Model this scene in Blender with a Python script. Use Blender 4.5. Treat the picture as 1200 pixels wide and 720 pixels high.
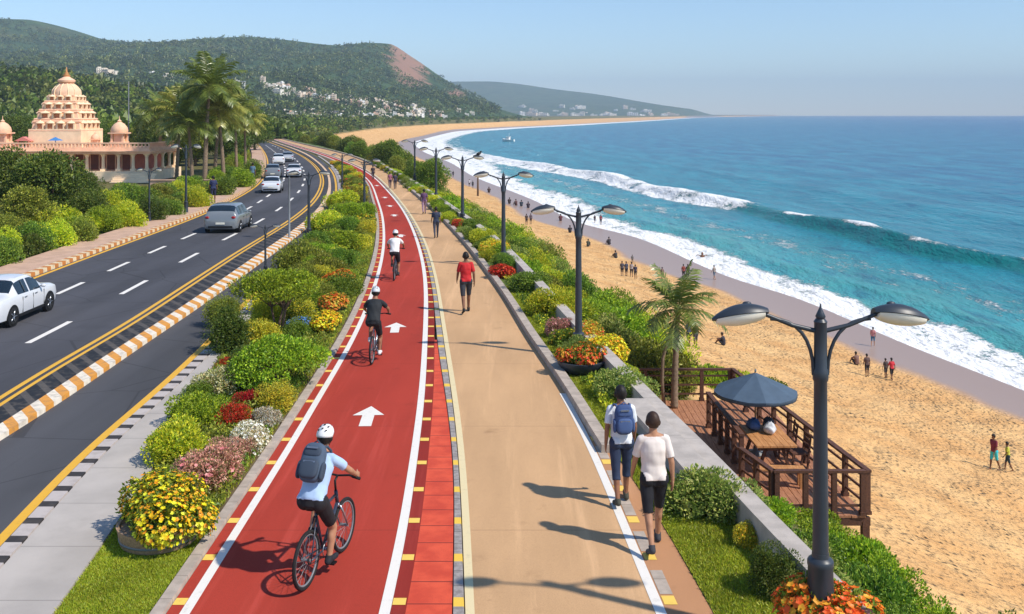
import bpy, bmesh, math, random
import numpy as np
from mathutils import Vector, Matrix, Euler

random.seed(7); RNG = np.random.default_rng(7)
for o in list(bpy.data.objects): bpy.data.objects.remove(o)
SC = bpy.context.scene
COL = SC.collection
R = math.radians

# ------------------------------------------------------------ camera, sky, sun, exposure
F, CX, HY, CH = 1150.0, 600.0, 134.0, 6.0        # focal length in photo pixels, principal x, horizon row, eye height
cd = bpy.data.cameras.new('camera'); cam = bpy.data.objects.new('camera', cd); COL.objects.link(cam)
cam.location = (0, 0, CH); cam.rotation_euler = (R(90), 0, 0)
cd.sensor_width = 36; cd.lens = 36*F/1200; cd.shift_y = -226/1200
cd.clip_start = 0.1; cd.clip_end = 60000
SC.camera = cam
SUNV = Vector((0.80, -0.40, 0.98)).normalized()
W = bpy.data.worlds.new('World'); SC.world = W; W.use_nodes = True
wn = W.node_tree; sky = wn.nodes.new('ShaderNodeTexSky'); sky.sky_type = 'NISHITA'; sky.sun_disc = False
sky.sun_elevation = math.asin(SUNV.z); sky.sun_rotation = math.atan2(SUNV.x, SUNV.y)
sky.air_density = 1.0; sky.dust_density = 0.0; sky.ozone_density = 6.0; sky.altitude = 0
wn.links.new(sky.outputs[0], wn.nodes['Background'].inputs[0]); wn.nodes['Background'].inputs[1].default_value = 0.128
sl = bpy.data.lights.new('sun', 'SUN'); sl.energy = 3.9; sl.angle = R(1.2); sl.color = (1.0, 0.93, 0.82)
so = bpy.data.objects.new('sun', sl); COL.objects.link(so); so.rotation_euler = SUNV.to_track_quat('Z', 'Y').to_euler()
SC.view_settings.view_transform = 'Standard'; SC.view_settings.look = 'None'
SC.view_settings.exposure = 0.36; SC.view_settings.gamma = 1

# ------------------------------------------------------------ helpers
def S(r, g, b):
    f = lambda c: (c/255/12.92) if c/255 <= 0.04045 else ((c/255+0.055)/1.055)**2.4
    return (f(r), f(g), f(b))
def tag(o, label=None, cat=None, group=None, kind=None):
    if label: o['label'] = label
    if cat: o['category'] = cat
    if group: o['group'] = group
    if kind: o['kind'] = kind
    return o
def thing(name, label, cat, loc=(0, 0, 0), rz=0, group=None):
    o = bpy.data.objects.new(name, None); COL.objects.link(o); o.empty_display_size = 0.2
    o.location = loc; o.rotation_euler = (0, 0, rz)
    return tag(o, label, cat, group)
def dup(root, loc=None, rz=None, label=None, group=None, parent=None):
    r = root.copy(); COL.objects.link(r)
    if parent is not None: r.parent = parent
    if loc is not None: r.location = loc
    if rz is not None: r.rotation_euler = (0, 0, rz)
    if label: r['label'] = label
    if group: r['group'] = group
    for c in list(root.children): dup(c, parent=r)
    return r
def link(name, me, mat=None, parent=None):
    o = bpy.data.objects.new(name, me); COL.objects.link(o)
    if mat is not None:
        for m in (mat if isinstance(mat, (list, tuple)) else [mat]): me.materials.append(m)
    if parent is not None: o.parent = parent
    return o
def np_mesh(name, V, Q, smooth=False, attrs=None, cols=None):
    """V (n,3), Q (m,k) faces of one size."""
    me = bpy.data.meshes.new(name); V = np.asarray(V, np.float32); Q = np.asarray(Q, np.int32); k = Q.shape[1]
    me.vertices.add(len(V)); me.vertices.foreach_set('co', V.ravel())
    me.loops.add(Q.size); me.loops.foreach_set('vertex_index', Q.ravel())
    me.polygons.add(len(Q)); me.polygons.foreach_set('loop_start', np.arange(0, Q.size, k, dtype=np.int32))
    try: me.polygons.foreach_set('loop_total', np.full(len(Q), k, np.int32))
    except Exception: pass
    me.polygons.foreach_set('use_smooth', np.full(len(Q), bool(smooth)))
    for n, a in (attrs or {}).items():
        at = me.attributes.new(n, 'FLOAT', 'POINT'); at.data.foreach_set('value', np.asarray(a, np.float32).ravel())
    if cols is not None:
        at = me.attributes.new('Col', 'FLOAT_COLOR', 'POINT')
        c4 = np.ones((len(V), 4), np.float32); c4[:, :3] = cols; at.data.foreach_set('color', c4.ravel())
    me.update(calc_edges=True); me.validate()
    return me

class MB:
    """collects shapes into ONE mesh"""
    def __init__(s): s.v = []; s.f = []; s.m = []
    def add(s, vs, fs, mi=0):
        n = len(s.v); s.v += [tuple(p) for p in vs]; s.f += [tuple(i+n for i in f) for f in fs]; s.m += [mi]*len(fs); return s
    def box(s, c, size, rz=0, mi=0, rot=None):
        M = rot if rot is not None else Matrix.Rotation(rz, 3, 'Z'); c = Vector(c)
        vs = [c + M @ Vector((x*size[0]/2, y*size[1]/2, z*size[2]/2)) for z in (-1, 1) for y in (-1, 1) for x in (-1, 1)]
        return s.add(vs, [(0,2,3,1), (4,5,7,6), (0,1,5,4), (2,6,7,3), (0,4,6,2), (1,3,7,5)], mi)
    def bar(s, a, b, w, h, mi=0):
        a, b = Vector(a), Vector(b); d = b-a; L = d.length
        q = d.to_track_quat('Y', 'Z').to_matrix()
        return s.box((a+b)/2, (w, L, h), rot=q, mi=mi)
    def tube(s, pts, rad, seg=8, cap=True, mi=0):
        pts = [Vector(p) for p in pts]; n = len(pts); rad = list(rad) if hasattr(rad, '__len__') else [rad]*n
        vs = []; prev = None
        for i, p in enumerate(pts):
            d = (pts[min(i+1, n-1)] - pts[max(i-1, 0)]).normalized()
            if prev is None: u = d.orthogonal().normalized()
            else:
                u = prev - d*prev.dot(d)
                u = u.normalized() if u.length > 1e-6 else d.orthogonal().normalized()
            prev = u; w = d.cross(u)
            for k in range(seg):
                a = 2*math.pi*k/seg; vs.append(p + (u*math.cos(a)+w*math.sin(a))*rad[i])
        fs = [(i*seg+k, i*seg+(k+1) % seg, (i+1)*seg+(k+1) % seg, (i+1)*seg+k) for i in range(n-1) for k in range(seg)]
        if cap: fs += [tuple(range(seg-1, -1, -1)), tuple((n-1)*seg+k for k in range(seg))]
        return s.add(vs, fs, mi)
    def lathe(s, prof, c=(0, 0, 0), seg=16, sx=1, sy=1, mi=0, rz=0):
        vs = []; c = Vector(c)
        for r, z in prof:
            for k in range(seg):
                a = 2*math.pi*k/seg + rz; vs.append(c + Vector((r*math.cos(a)*sx, r*math.sin(a)*sy, z)))
        n = len(prof)
        fs = [(i*seg+k, i*seg+(k+1) % seg, (i+1)*seg+(k+1) % seg, (i+1)*seg+k) for i in range(n-1) for k in range(seg)]
        fs += [tuple(range(seg-1, -1, -1)), tuple((n-1)*seg+k for k in range(seg))]
        return s.add(vs, fs, mi)
    def ball(s, c, r, seg=10, ring=6, mi=0, rot=None):
        r = (r, r, r) if not hasattr(r, '__len__') else r; c = Vector(c); M = rot or Matrix.Identity(3)
        vs = [c + M @ Vector((0, 0, -r[2]))]
        for i in range(1, ring):
            t = -math.pi/2 + math.pi*i/ring
            for k in range(seg):
                a = 2*math.pi*k/seg; vs.append(c + M @ Vector((r[0]*math.cos(t)*math.cos(a), r[1]*math.cos(t)*math.sin(a), r[2]*math.sin(t))))
        vs.append(c + M @ Vector((0, 0, r[2]))); top = len(vs)-1
        fs = [(0, 1+(k+1) % seg, 1+k) for k in range(seg)]
        for i in range(ring-2):
            for k in range(seg): fs.append((1+i*seg+k, 1+i*seg+(k+1) % seg, 1+(i+1)*seg+(k+1) % seg, 1+(i+1)*seg+k))
        b = 1+(ring-2)*seg
        fs += [(b+k, b+(k+1) % seg, top) for k in range(seg)]
        return s.add(vs, fs, mi)
    def torus(s, c, Rr, r, axis='X', seg=28, tube=7, mi=0):
        vs = []; c = Vector(c)
        for i in range(seg):
            a = 2*math.pi*i/seg
            for k in range(tube):
                b = 2*math.pi*k/tube; q = Rr + r*math.cos(b)
                p = (r*math.sin(b), q*math.cos(a), q*math.sin(a)) if axis == 'X' else (q*math.cos(a), q*math.sin(a), r*math.sin(b))
                vs.append(c+Vector(p))
        fs = [(i*tube+k, i*tube+(k+1) % tube, ((i+1) % seg)*tube+(k+1) % tube, ((i+1) % seg)*tube+k) for i in range(seg) for k in range(tube)]
        return s.add(vs, fs, mi)
    def mesh(s, name='mesh', smooth=False):
        me = bpy.data.meshes.new(name); me.from_pydata([tuple(p) for p in s.v], [], s.f)
        me.polygons.foreach_set('material_index', s.m)
        if smooth: me.polygons.foreach_set('use_smooth', [True]*len(s.f))
        bm = bmesh.new(); bm.from_mesh(me); bmesh.ops.recalc_face_normals(bm, faces=bm.faces); bm.to_mesh(me); bm.free()
        me.update(); return me
    def build(s, name, mat, parent=None, smooth=False, auto=None):
        me = s.mesh(name, smooth or auto is not None)
        o = link(name, me, mat, parent)
        if auto is not None:
            try: me.set_sharp_from_angle(angle=R(auto))
            except Exception: pass
        return o

# ------------------------------------------------------------ materials
def nm(name):
    m = bpy.data.materials.new(name); m.use_nodes = True; nt = m.node_tree
    return m, nt, nt.nodes['Principled BSDF']
def N(nt, t, ins=None, **kw):
    n = nt.nodes.new(t)
    for k, v in kw.items(): setattr(n, k, v)
    for k, v in (ins or {}).items():
        if hasattr(v, 'is_linked') or isinstance(v, bpy.types.NodeSocket): nt.links.new(v, n.inputs[k])
        else: n.inputs[k].default_value = v
    return n
def mth(nt, op, a, b=None, clamp=False):
    n = N(nt, 'ShaderNodeMath', operation=op, use_clamp=clamp)
    for i, v in enumerate((a, b)):
        if v is None: continue
        if isinstance(v, bpy.types.NodeSocket): nt.links.new(v, n.inputs[i])
        else: n.inputs[i].default_value = v
    return n.outputs[0]
def mixc(nt, fac, a, b, mode='MIX'):
    n = N(nt, 'ShaderNodeMix', data_type='RGBA', blend_type=mode)
    for i, v in ((0, fac), (6, a), (7, b)):
        if isinstance(v, bpy.types.NodeSocket): nt.links.new(v, n.inputs[i])
        else: n.inputs[i].default_value = v if i == 0 else (*v, 1)
    return n.outputs[2]
def ss(nt, x, a, b):
    n = N(nt, 'ShaderNodeMapRange', interpolation_type='SMOOTHSTEP'); nt.links.new(x, n.inputs[0])
    n.inputs[1].default_value = a; n.inputs[2].default_value = b; return n.outputs[0]
def noise(nt, scale, detail=4, vec=None, rough=0.55, stretch=None):
    if vec is None: vec = N(nt, 'ShaderNodeTexCoord').outputs['Object']
    if stretch:
        mp = N(nt, 'ShaderNodeMapping', {'Vector': vec}); mp.inputs['Scale'].default_value = stretch[:3]
        if len(stretch) > 3: mp.inputs['Rotation'].default_value = (0, 0, stretch[3])
        vec = mp.outputs[0]
    n = N(nt, 'ShaderNodeTexNoise', {'Vector': vec, 'Scale': scale, 'Detail': detail, 'Roughness': rough}); return n.outputs['Fac']
def pm(name, col, rough=0.7, var=0.15, scale=6, bump=0.0, bscale=60, metal=0, spec=0.4, coat=0, bdist=0.01, seam=0):
    m, nt, b = nm(name)
    if var:
        f = ss(nt, noise(nt, scale, 5), 0.3, 0.7)
        c = mixc(nt, f, tuple(x*(1-var) for x in col), tuple(min(1, x*(1+var)) for x in col))
        if seam:
            k = mth(nt, 'LESS_THAN', mth(nt, 'FRACT', mth(nt, 'DIVIDE', world_y(nt), seam)), 0.02/seam)
            st_ = ss(nt, noise(nt, 0.9, 6, rough=0.7), 0.5, 0.8); c = mixc(nt, mth(nt, 'MULTIPLY', st_, 0.3), c, tuple(x*0.6 for x in col)); c = mixc(nt, mth(nt, 'MULTIPLY', k, 0.6), c, tuple(x*0.4 for x in col))
        nt.links.new(c, b.inputs['Base Color'])
    else: b.inputs['Base Color'].default_value = (*col, 1)
    b.inputs['Roughness'].default_value = rough; b.inputs['Metallic'].default_value = metal
    b.inputs['Specular IOR Level'].default_value = spec; b.inputs['Coat Weight'].default_value = coat
    if bump:
        bn = N(nt, 'ShaderNodeBump', {'Strength': bump, 'Distance': bdist, 'Height': noise(nt, bscale, 4)}); nt.links.new(bn.outputs[0], b.inputs['Normal'])
    return m
def world_y(nt): return N(nt, 'ShaderNodeSeparateXYZ', {0: N(nt, 'ShaderNodeTexCoord').outputs['Object']}).outputs[1]
def stripes(name, ca, cb, period, duty=0.5, phase=0, rough=0.7, dirt=0.25, skew=0):
    m, nt, b = nm(name)
    sep = N(nt, 'ShaderNodeSeparateXYZ', {0: N(nt, 'ShaderNodeTexCoord').outputs['Object']}); q = mth(nt, 'ADD', sep.outputs[1], mth(nt, 'MULTIPLY', sep.outputs[0], skew))
    f = mth(nt, 'FRACT', mth(nt, 'ADD', mth(nt, 'DIVIDE', q, period), phase))
    k = mth(nt, 'GREATER_THAN', f, duty)
    c = mixc(nt, k, ca, cb)
    d = ss(nt, noise(nt, 7, 5), 0.42, 0.75); c = mixc(nt, mth(nt, 'MULTIPLY', d, dirt), c, (0.16, 0.13, 0.10))
    nt.links.new(c, b.inputs['Base Color']); b.inputs['Roughness'].default_value = rough
    return m

M = {}
def asphalt(name, base):
    m, nt, b = nm(name)
    big = ss(nt, noise(nt, 0.5, 4, stretch=(1, 0.12, 1)), 0.3, 0.7); fine = noise(nt, 90, 3)
    c = mixc(nt, big, tuple(x*0.74 for x in base), tuple(x*1.30 for x in base)); oil = ss(nt, noise(nt, 1.3, 6, rough=0.7, stretch=(1.6, 0.2, 1)), 0.6, 0.75); c = mixc(nt, mth(nt, 'MULTIPLY', oil, 0.4), c, tuple(x*0.55 for x in base))
    patch = ss(nt, noise(nt, 0.23, 3), 0.60, 0.66); c = mixc(nt, mth(nt, 'MULTIPLY', patch, 0.35), c, tuple(x*0.62 for x in base))
    c = mixc(nt, mth(nt, 'MULTIPLY', fine, 0.35), c, (0.10, 0.10, 0.10))
    crack = N(nt, 'ShaderNodeTexVoronoi', {'Vector': N(nt, 'ShaderNodeTexCoord').outputs['Object'], 'Scale': 0.33}, feature='DISTANCE_TO_EDGE').outputs[0]
    c = mixc(nt, mth(nt, 'MULTIPLY', mth(nt, 'LESS_THAN', crack, 0.006), 0.45), c, (0.025, 0.025, 0.026))
    nt.links.new(c, b.inputs['Base Color']); b.inputs['Roughness'].default_value = 0.85; b.inputs['Specular IOR Level'].default_value = 0.25
    bn = N(nt, 'ShaderNodeBump', {'Strength': 0.35, 'Distance': 0.006, 'Height': fine}); nt.links.new(bn.outputs[0], b.inputs['Normal'])
    return m
M['asphalt'] = asphalt('asphalt', S(72, 72, 78)); M['asphalt_service'] = asphalt('asphalt_service', S(74, 74, 78))
def track_mat(name, base, dark):
    m, nt, b = nm(name)
    big = ss(nt, noise(nt, 0.7, 5, stretch=(1, 0.25, 1)), 0.25, 0.75); fine = noise(nt, 120, 2)
    c = mixc(nt, big, tuple(x*0.86 for x in base), tuple(x*1.12 for x in base))
    stain = ss(nt, noise(nt, 1.7, 6), 0.60, 0.80); c = mixc(nt, mth(nt, 'MULTIPLY', stain, 0.5), c, dark)
    c = mixc(nt, mth(nt, 'MULTIPLY', ss(nt, fine, 0.42, 0.68), 0.34), c, dark)
    wear = ss(nt, noise(nt, 1.0, 6, rough=0.7, stretch=(2.2, 0.10, 1)), 0.50, 0.72); c = mixc(nt, mth(nt, 'MULTIPLY', wear, 0.34), c, tuple(min(1, x*1.5+.03) for x in base))
    spot = ss(nt, noise(nt, 2.6, 8, rough=0.75), 0.66, 0.74); c = mixc(nt, mth(nt, 'MULTIPLY', spot, 0.35), c, dark)
    jn = mth(nt, 'LESS_THAN', mth(nt, 'FRACT', mth(nt, 'DIVIDE', world_y(nt), 4.7)), 0.004); c = mixc(nt, mth(nt, 'MULTIPLY', jn, 0.5), c, dark)
    nt.links.new(c, b.inputs['Base Color']); b.inputs['Roughness'].default_value = 0.9; b.inputs['Specular IOR Level'].default_value = 0.15
    bn = N(nt, 'ShaderNodeBump', {'Strength': 0.4, 'Distance': 0.005, 'Height': fine}); nt.links.new(bn.outputs[0], b.inputs['Normal'])
    return m
M['red'] = track_mat('red_track', S(172, 62, 48), S(112, 46, 36)); M['red_dark'] = track_mat('red_border', S(146, 48, 40), S(94, 36, 32))
M['tan'] = track_mat('tan_walkway', S(204, 164, 122), S(142, 108, 76))
M['tan_edge'] = track_mat('tan_edge', S(188, 138, 100), S(130, 98, 72))
def tile_mat():
    m, nt, b = nm('orange_tiles'); y = world_y(nt)
    seam = mth(nt, 'LESS_THAN', mth(nt, 'FRACT', mth(nt, 'DIVIDE', y, 0.57)), 0.035)
    c = mixc(nt, ss(nt, noise(nt, 3, 5), 0.3, 0.7), S(198, 66, 40), S(222, 86, 54))
    c = mixc(nt, mth(nt, 'MULTIPLY', ss(nt, noise(nt, 100, 2), 0.45, 0.7), 0.25), c, S(150, 50, 36))
    c = mixc(nt, seam, c, S(110, 36, 28)); nt.links.new(c, b.inputs['Base Color']); b.inputs['Roughness'].default_value = 0.85
    return m
M['tiles'] = tile_mat()
def blocks_mat():
    m, nt, b = nm('kerb_blocks'); y = world_y(nt)
    f = mth(nt, 'FRACT', mth(nt, 'ADD', mth(nt, 'DIVIDE', y, 1.2), 0.10))
    yel = mth(nt, 'LESS_THAN', f, 0.19)
    seam = mth(nt, 'LESS_THAN', mth(nt, 'FRACT', mth(nt, 'DIVIDE', y, 0.4)), 0.06)
    c = mixc(nt, ss(nt, noise(nt, 14, 4), 0.3, 0.7), S(132, 124, 120), S(166, 158, 152))
    c = mixc(nt, mth(nt, 'MULTIPLY', seam, 0.6), c, S(80, 74, 70)); c = mixc(nt, yel, c, S(232, 190, 70))
    nt.links.new(c, b.inputs['Base Color']); b.inputs['Roughness'].default_value = 0.8; return m
M['blocks'] = blocks_mat()
def paint(name, col, wear=0.45):
    m, nt, b = nm(name)
    w = ss(nt, noise(nt, 9, 6, rough=0.7), 0.52, 0.78)
    c = mixc(nt, mth(nt, 'MULTIPLY', w, wear), col, tuple(x*0.55 for x in col)); nt.links.new(c, b.inputs['Base Color'])
    b.inputs['Roughness'].default_value = 0.65; return m
M['white_paint'] = paint('white_paint', S(232, 226, 216)); M['yellow_paint'] = paint('yellow_paint', S(226, 172, 50))
M['cream_paint'] = paint('cream_paint', S(224, 206, 160)); M['yellow_block'] = paint('yellow_block', S(240, 200, 92))
M['median_stripe'] = stripes('median_stripe', S(236, 224, 204), S(222, 152, 60), 0.72, skew=1.3, dirt=.45)
M['median_black'] = stripes('median_black', S(26, 25, 26), S(78, 72, 66), 0.75, 0.66, skew=1.3, dirt=.5)
M['kerb_stripe'] = stripes('kerb_stripe', S(226, 206, 168), S(196, 122, 52), 0.7, dirt=.45)
M['kerb_check'] = stripes('kerb_check', S(52, 48, 47), S(188, 178, 172), 0.62, 0.34, rough=0.8)
M['concrete'] = pm('concrete', S(172, 164, 156), 0.85, 0.14, 1.3, 0.3, 40); M['edging'] = pm('edging', S(176, 162, 148), 0.85, 0.16, 5, 0.3, 50, seam=0.6)
M['pavement'] = pm('pavement', S(178, 170, 162), 0.85, 0.12, 0.8, 0.25, 30, seam=1.5); M['pink_pave'] = pm('pink_pave', S(196, 162, 138), 0.85, 0.12, 2, 0.3, 30)
M['soil'] = pm('soil', S(98, 84, 58), 0.95, 0.3, 3, 0.6, 25); M['turf'] = pm('turf', S(86, 104, 40), 0.95, 0.25, 4, 0.6, 40)
M['stone'] = pm('stone', S(182, 172, 162), 0.85, 0.13, 3.5, 0.4, 45, seam=2.4)
M['lamp_metal'] = pm('lamp_metal', S(50, 57, 66), 0.42, 0.08, 5, 0, spec=0.5); M['lens'] = pm('lamp_lens', S(244, 238, 222), 0.35, 0.04, 8)
M['grey_metal'] = pm('grey_metal', S(120, 124, 128), 0.5, 0.08, 5)
def wood(name, c0, c1):
    m, nt, b = nm(name)
    f = noise(nt, 6, 6, stretch=(6, 0.7, 6)); c = mixc(nt, ss(nt, f, 0.3, 0.7), c0, c1)
    c = mixc(nt, mth(nt, 'MULTIPLY', ss(nt, noise(nt, 2.1, 4), 0.5, 0.75), 0.4), c, tuple(x*0.6 for x in c0))
    nt.links.new(c, b.inputs['Base Color']); b.inputs['Roughness'].default_value = 0.7
    bn = N(nt, 'ShaderNodeBump', {'Strength': 0.3, 'Distance': 0.004, 'Height': f}); nt.links.new(bn.outputs[0], b.inputs['Normal']); return m
M['deck_wood'] = wood('deck_wood', S(150, 98, 68), S(188, 132, 96)); M['rail_wood'] = wood('rail_wood', S(72, 44, 32), S(104, 66, 46))
M['table_wood'] = wood('table_wood', S(172, 116, 66), S(206, 148, 92)); M['tub_wood'] = wood('tub_wood', S(146, 118, 94), S(184, 152, 124))
M['bark'] = pm('bark', S(104, 84, 66), 0.9, 0.3, 8, 0.6, 30); M['palm_bark'] = pm('palm_bark', S(132, 112, 92), 0.9, 0.25, 10, 0.5, 30)
M['sand_stone'] = pm('temple_peach', S(238, 192, 160), 0.85, 0.12, 1.2, 0.3, 20); M['peach_light'] = pm('temple_cream', S(244, 216, 180), 0.85, 0.10, 1.5)
M['temple_red'] = pm('temple_red', S(176, 104, 86), 0.85, 0.15, 2); M['temple_dark'] = pm('temple_dark', S(124, 76, 62), 0.8, 0.15, 2)
M['temple_niche'] = pm('temple_niche', S(196, 132, 98), 0.85, 0.15, 2)
M['black'] = pm('black_plastic', S(24, 24, 26), 0.5, 0.1, 10); M['rubber'] = pm('rubber', S(28, 28, 29), 0.8, 0.15, 12)
M['steel'] = pm('steel', S(168, 172, 178), 0.3, 0.05, 10, metal=0.8); M['bike_dark'] = pm('bike_dark', S(52, 58, 74), 0.35, 0.05, 10, spec=0.6)
M['car_glass'] = pm('car_glass', S(28, 40, 50), 0.08, 0, spec=0.8)
M['umbrella'] = pm('umbrella_cloth', S(74, 92, 110), 0.8, 0.08, 4); M['blue_cloth'] = pm('blue_cloth', S(70, 96, 140), 0.8, 0.2, 8)
def leaf_mat():
    m, nt, b = nm('leaf'); nt.nodes.remove(b)
    col = N(nt, 'ShaderNodeAttribute', attribute_name='Col').outputs['Color']
    rnd = N(nt, 'ShaderNodeObjectInfo').outputs['Random']
    hs = N(nt, 'ShaderNodeHueSaturation', {'Hue': mth(nt, 'ADD', 0.485, mth(nt, 'MULTIPLY', rnd, 0.03)), 'Saturation': 1.0, 'Value': mth(nt, 'ADD', 0.85, mth(nt, 'MULTIPLY', rnd, 0.3)), 'Color': col}).outputs[0]
    d = N(nt, 'ShaderNodeBsdfDiffuse', {'Color': hs}); t = N(nt, 'ShaderNodeBsdfTranslucent', {'Color': hs})
    g = N(nt, 'ShaderNodeBsdfGlossy', {'Color': (0.9, 0.95, 0.9, 1), 'Roughness': 0.45})
    a = N(nt, 'ShaderNodeMixShader', {0: 0.32, 1: d.outputs[0], 2: t.outputs[0]}); a2 = N(nt, 'ShaderNodeMixShader', {0: 0.02, 1: a.outputs[0], 2: g.outputs[0]})
    nt.links.new(a2.outputs[0], nt.nodes['Material Output'].inputs[0]); return m
M['leaf'] = leaf_mat()
M['core'] = pm('twigs', S(58, 66, 34), 0.95, 0.25, 6)
_cm = {}
def cmat(r, g, b, rough=0.8, var=0.035):
    k = (r, g, b, rough)
    if k not in _cm: _cm[k] = pm('cloth_%d_%d_%d' % (r, g, b), S(r, g, b), rough, var, 14)
    return _cm[k]

# ------------------------------------------------------------ lines of the place (traced on the ground, used as real positions)
def pchip(xs, ys):
    xs = np.array(xs, float); ys = np.array(ys, float); h = np.diff(xs); d = np.diff(ys)/h; n = len(xs); m = np.zeros(n)
    m[0] = d[0]; m[-1] = d[-1]
    for i in range(1, n-1):
        if d[i-1]*d[i] <= 0: m[i] = 0
        else:
            w1 = 2*h[i]+h[i-1]; w2 = h[i]+2*h[i-1]; m[i] = (w1+w2)/(w1/d[i-1]+w2/d[i])
    def f(x):
        x = np.asarray(x, float); i = np.clip(np.searchsorted(xs, x)-1, 0, n-2); t = (x-xs[i])/h[i]; tc = np.clip(t, 0, 1)
        v = (2*tc**3-3*tc**2+1)*ys[i] + (tc**3-2*tc**2+tc)*h[i]*m[i] + (-2*tc**3+3*tc**2)*ys[i+1] + (tc**3-tc**2)*h[i]*m[i+1]
        v = np.where(x > xs[-1], ys[-1]+(x-xs[-1])*d[-1], v); v = np.where(x < xs[0], ys[0]+(x-xs[0])*d[0], v)
        return v
    return f
def edge(pts, z=0.0, smooth=None):
    """pts: (row, column) pairs seen on a level z -> function X(D)"""
    pts = sorted(pts); f = pchip([p[0] for p in pts], [p[1] for p in pts])
    u = np.linspace(math.log(1.5), math.log(400), 1400); Dg = np.exp(u); xg = f(HY + F*(CH-z)/Dg)
    xg = np.minimum(np.maximum(xg, -60000), 60000); a = (pts[-1][1]-pts[-2][1])/(pts[-1][0]-pts[-2][0]); ref = a*F*(CH-z)/Dg; q = xg-ref   # the straight part stays straight
    k = int(0.5+(0.085 if smooth is None else smooth)/(u[1]-u[0])); w = np.exp(-0.5*(np.arange(-3*k, 3*k+1)/k)**2); w /= w.sum(); qs = np.convolve(np.pad(q, 3*k, mode='edge'), w, 'valid')
    return lambda D: (np.interp(np.log(np.asarray(D, float)), u, qs)+a*F*(CH-z)/np.asarray(D, float)-CX)*np.asarray(D, float)/F
def G(x, y, z=0.0):
    D = F*(CH-z)/(y-HY); return Vector(((x-CX)*D/F, D, z))
R0 = edge([(329,27),(297,112),(270,187),(252,235),(235,270),(220,297),(205,309),(192,312),(185,311),(170,302),(163,294)])
R1 = edge([(479,0),(430,75),(387,150),(342,217),(320,250),(287,300),(265,337),(245,363),(230,376),(212,381),(200,376),(187,362),(180,350),(170,325),(163,306)])
M1 = edge([(517,0),(470,75),(417,150),(372,217),(345,256),(315,297),(290,331),(270,358),(245,380),(225,388),(205,386),(190,372),(180,358),(170,330),(163,310)])
S1 = edge([(645,0),(519,119),(472,175),(396,255),(350,296),(320,326),(290,352),(270,372),(245,390),(225,396),(205,393),(190,379),(180,364),(170,334),(163,313)])
S2 = lambda D: S1(D)+0.27
P1 = edge([(720,65),(631,128),(560,175),(500,210),(430,248),(396,275),(350,313),(320,339),(290,363),(270,381),(245,397),(225,402),(205,399),(190,384),(180,368),(170,338),(163,316)])
T0 = edge([(720,178),(609,255),(520,317),(470,349),(412,388),(350,420),(300,437),(280,440.5),(255,440.5),(235,435),(215,430),(205,420),(195,402),(187,386),(180,368),(172,342),(163,317)])
TR = edge([(720,444),(631,465),(520,483),(470,490),(400,495),(350,497),(330,496.5),(305,493),(280,486),(267,481.5),(250,473),(235,463),(227,455),(213,443),(203,431),(193,411),(187,396),(180,376),(172,348),(163,320.5)])
KL = edge([(720,530),(640,531.5),(567,532),(480,524),(400,511.5),(350,508),(331,505),(298,497),(280,491),(253,477.5),(227,458),(213,446),(203,434),(193,414),(180,379),(172,351),(163,322)])
KR = edge([(720,545),(600,541),(520,536),(400,520),(380,517),(331,510),(298,501.5),(280,495),(253,480.5),(227,460.5),(213,448),(203,436),(193,416),(180,381),(172,352),(163,322.5)])
V1 = edge([(720,835),(620,779),(545,728),(523,713),(448,667),(400,630),(350,600),(320,576),(297,559),(265,529),(240,503),(220,479),(212,469),(203,456),(195,442),(190,431),(180,403),(172,366),(163,330)])
WL = edge([(720,768),(620,727),(545,697),(500,676),(460,655),(400,615)])
_xwn = edge([(720,1027),(647,955),(582,887),(540,850),(475,780),(430,737),(380,685),(335,642),(302,610),(272,577),(258,556),(237,525),(212,487),(196,455)], 0.45)
_wy = np.concatenate([np.linspace(4, 100, 60), [120, 150, 190, 230, 300, 442, 640, 885, 1278, 2090, 3833, 6500, 9500]])
_wx = np.concatenate([_xwn(_wy[:60]), [-16.5, -25, -37.5, -52, -70, -90, -98, -82, -8, 165, 640, 1500, 2550]])
XW = pchip(_wy, _wx)
_c = [(458,1200),(405,1065),(352,940),(325,855),(280,750),(260,675),(237,630),(207,555),(192,530),(177,495),(165,490),(155,530),(151,580),(147,655),(143,730),(138,820)]
_cy = [F*16/(y-HY) for y, x in _c]; _cx = [(x-CX)*16/(y-HY) for y, x in _c]
_cy = [20, 40]+_cy+[6500, 9500]; _cx = [36, 32.5]+_cx+[1560, 2650]
XC = pchip(_cy, _cx)
_b = [(345,1320),(314,1200),(306,1142),(293,1075),(272,992),(260,933),(250,895),(230,785),(213,722),(200,655),(184,572),(170,535),(160,540)]
_by = [F*16/(y-HY) for y, x in _b]; _bx = [(x-CX)*16/(y-HY) for y, x in _b]
XB = pchip([20, 50]+_by+[900, 2000, 9500], [74, 66]+_bx+[-20, 260, 2760])
SEA = -10.0
def sstep(x, a, b):
    t = np.clip((x-a)/(b-a), 0, 1); return t*t*(3-2*t)
def vnoise(x, y, s=1.0, seed=0):
    x = np.asarray(x, float)/s; y = np.asarray(y, float)/s; v = 0; a = 1
    for k in range(4):
        p = seed*1.7+k*2.3
        v = v + a*(np.sin(x*1.3+y*0.7+p)*np.cos(y*1.1-x*0.45+p*1.9)+0.5*np.sin(x*2.3-y*1.9+p*3.1))
        x, y = x*2.03+y*0.31, y*1.97-x*0.29; a *= 0.5
    return v/1.9
def bank_w(Y): return 5.5+3.5*sstep(np.asarray(Y, float), 60, 300)
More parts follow.
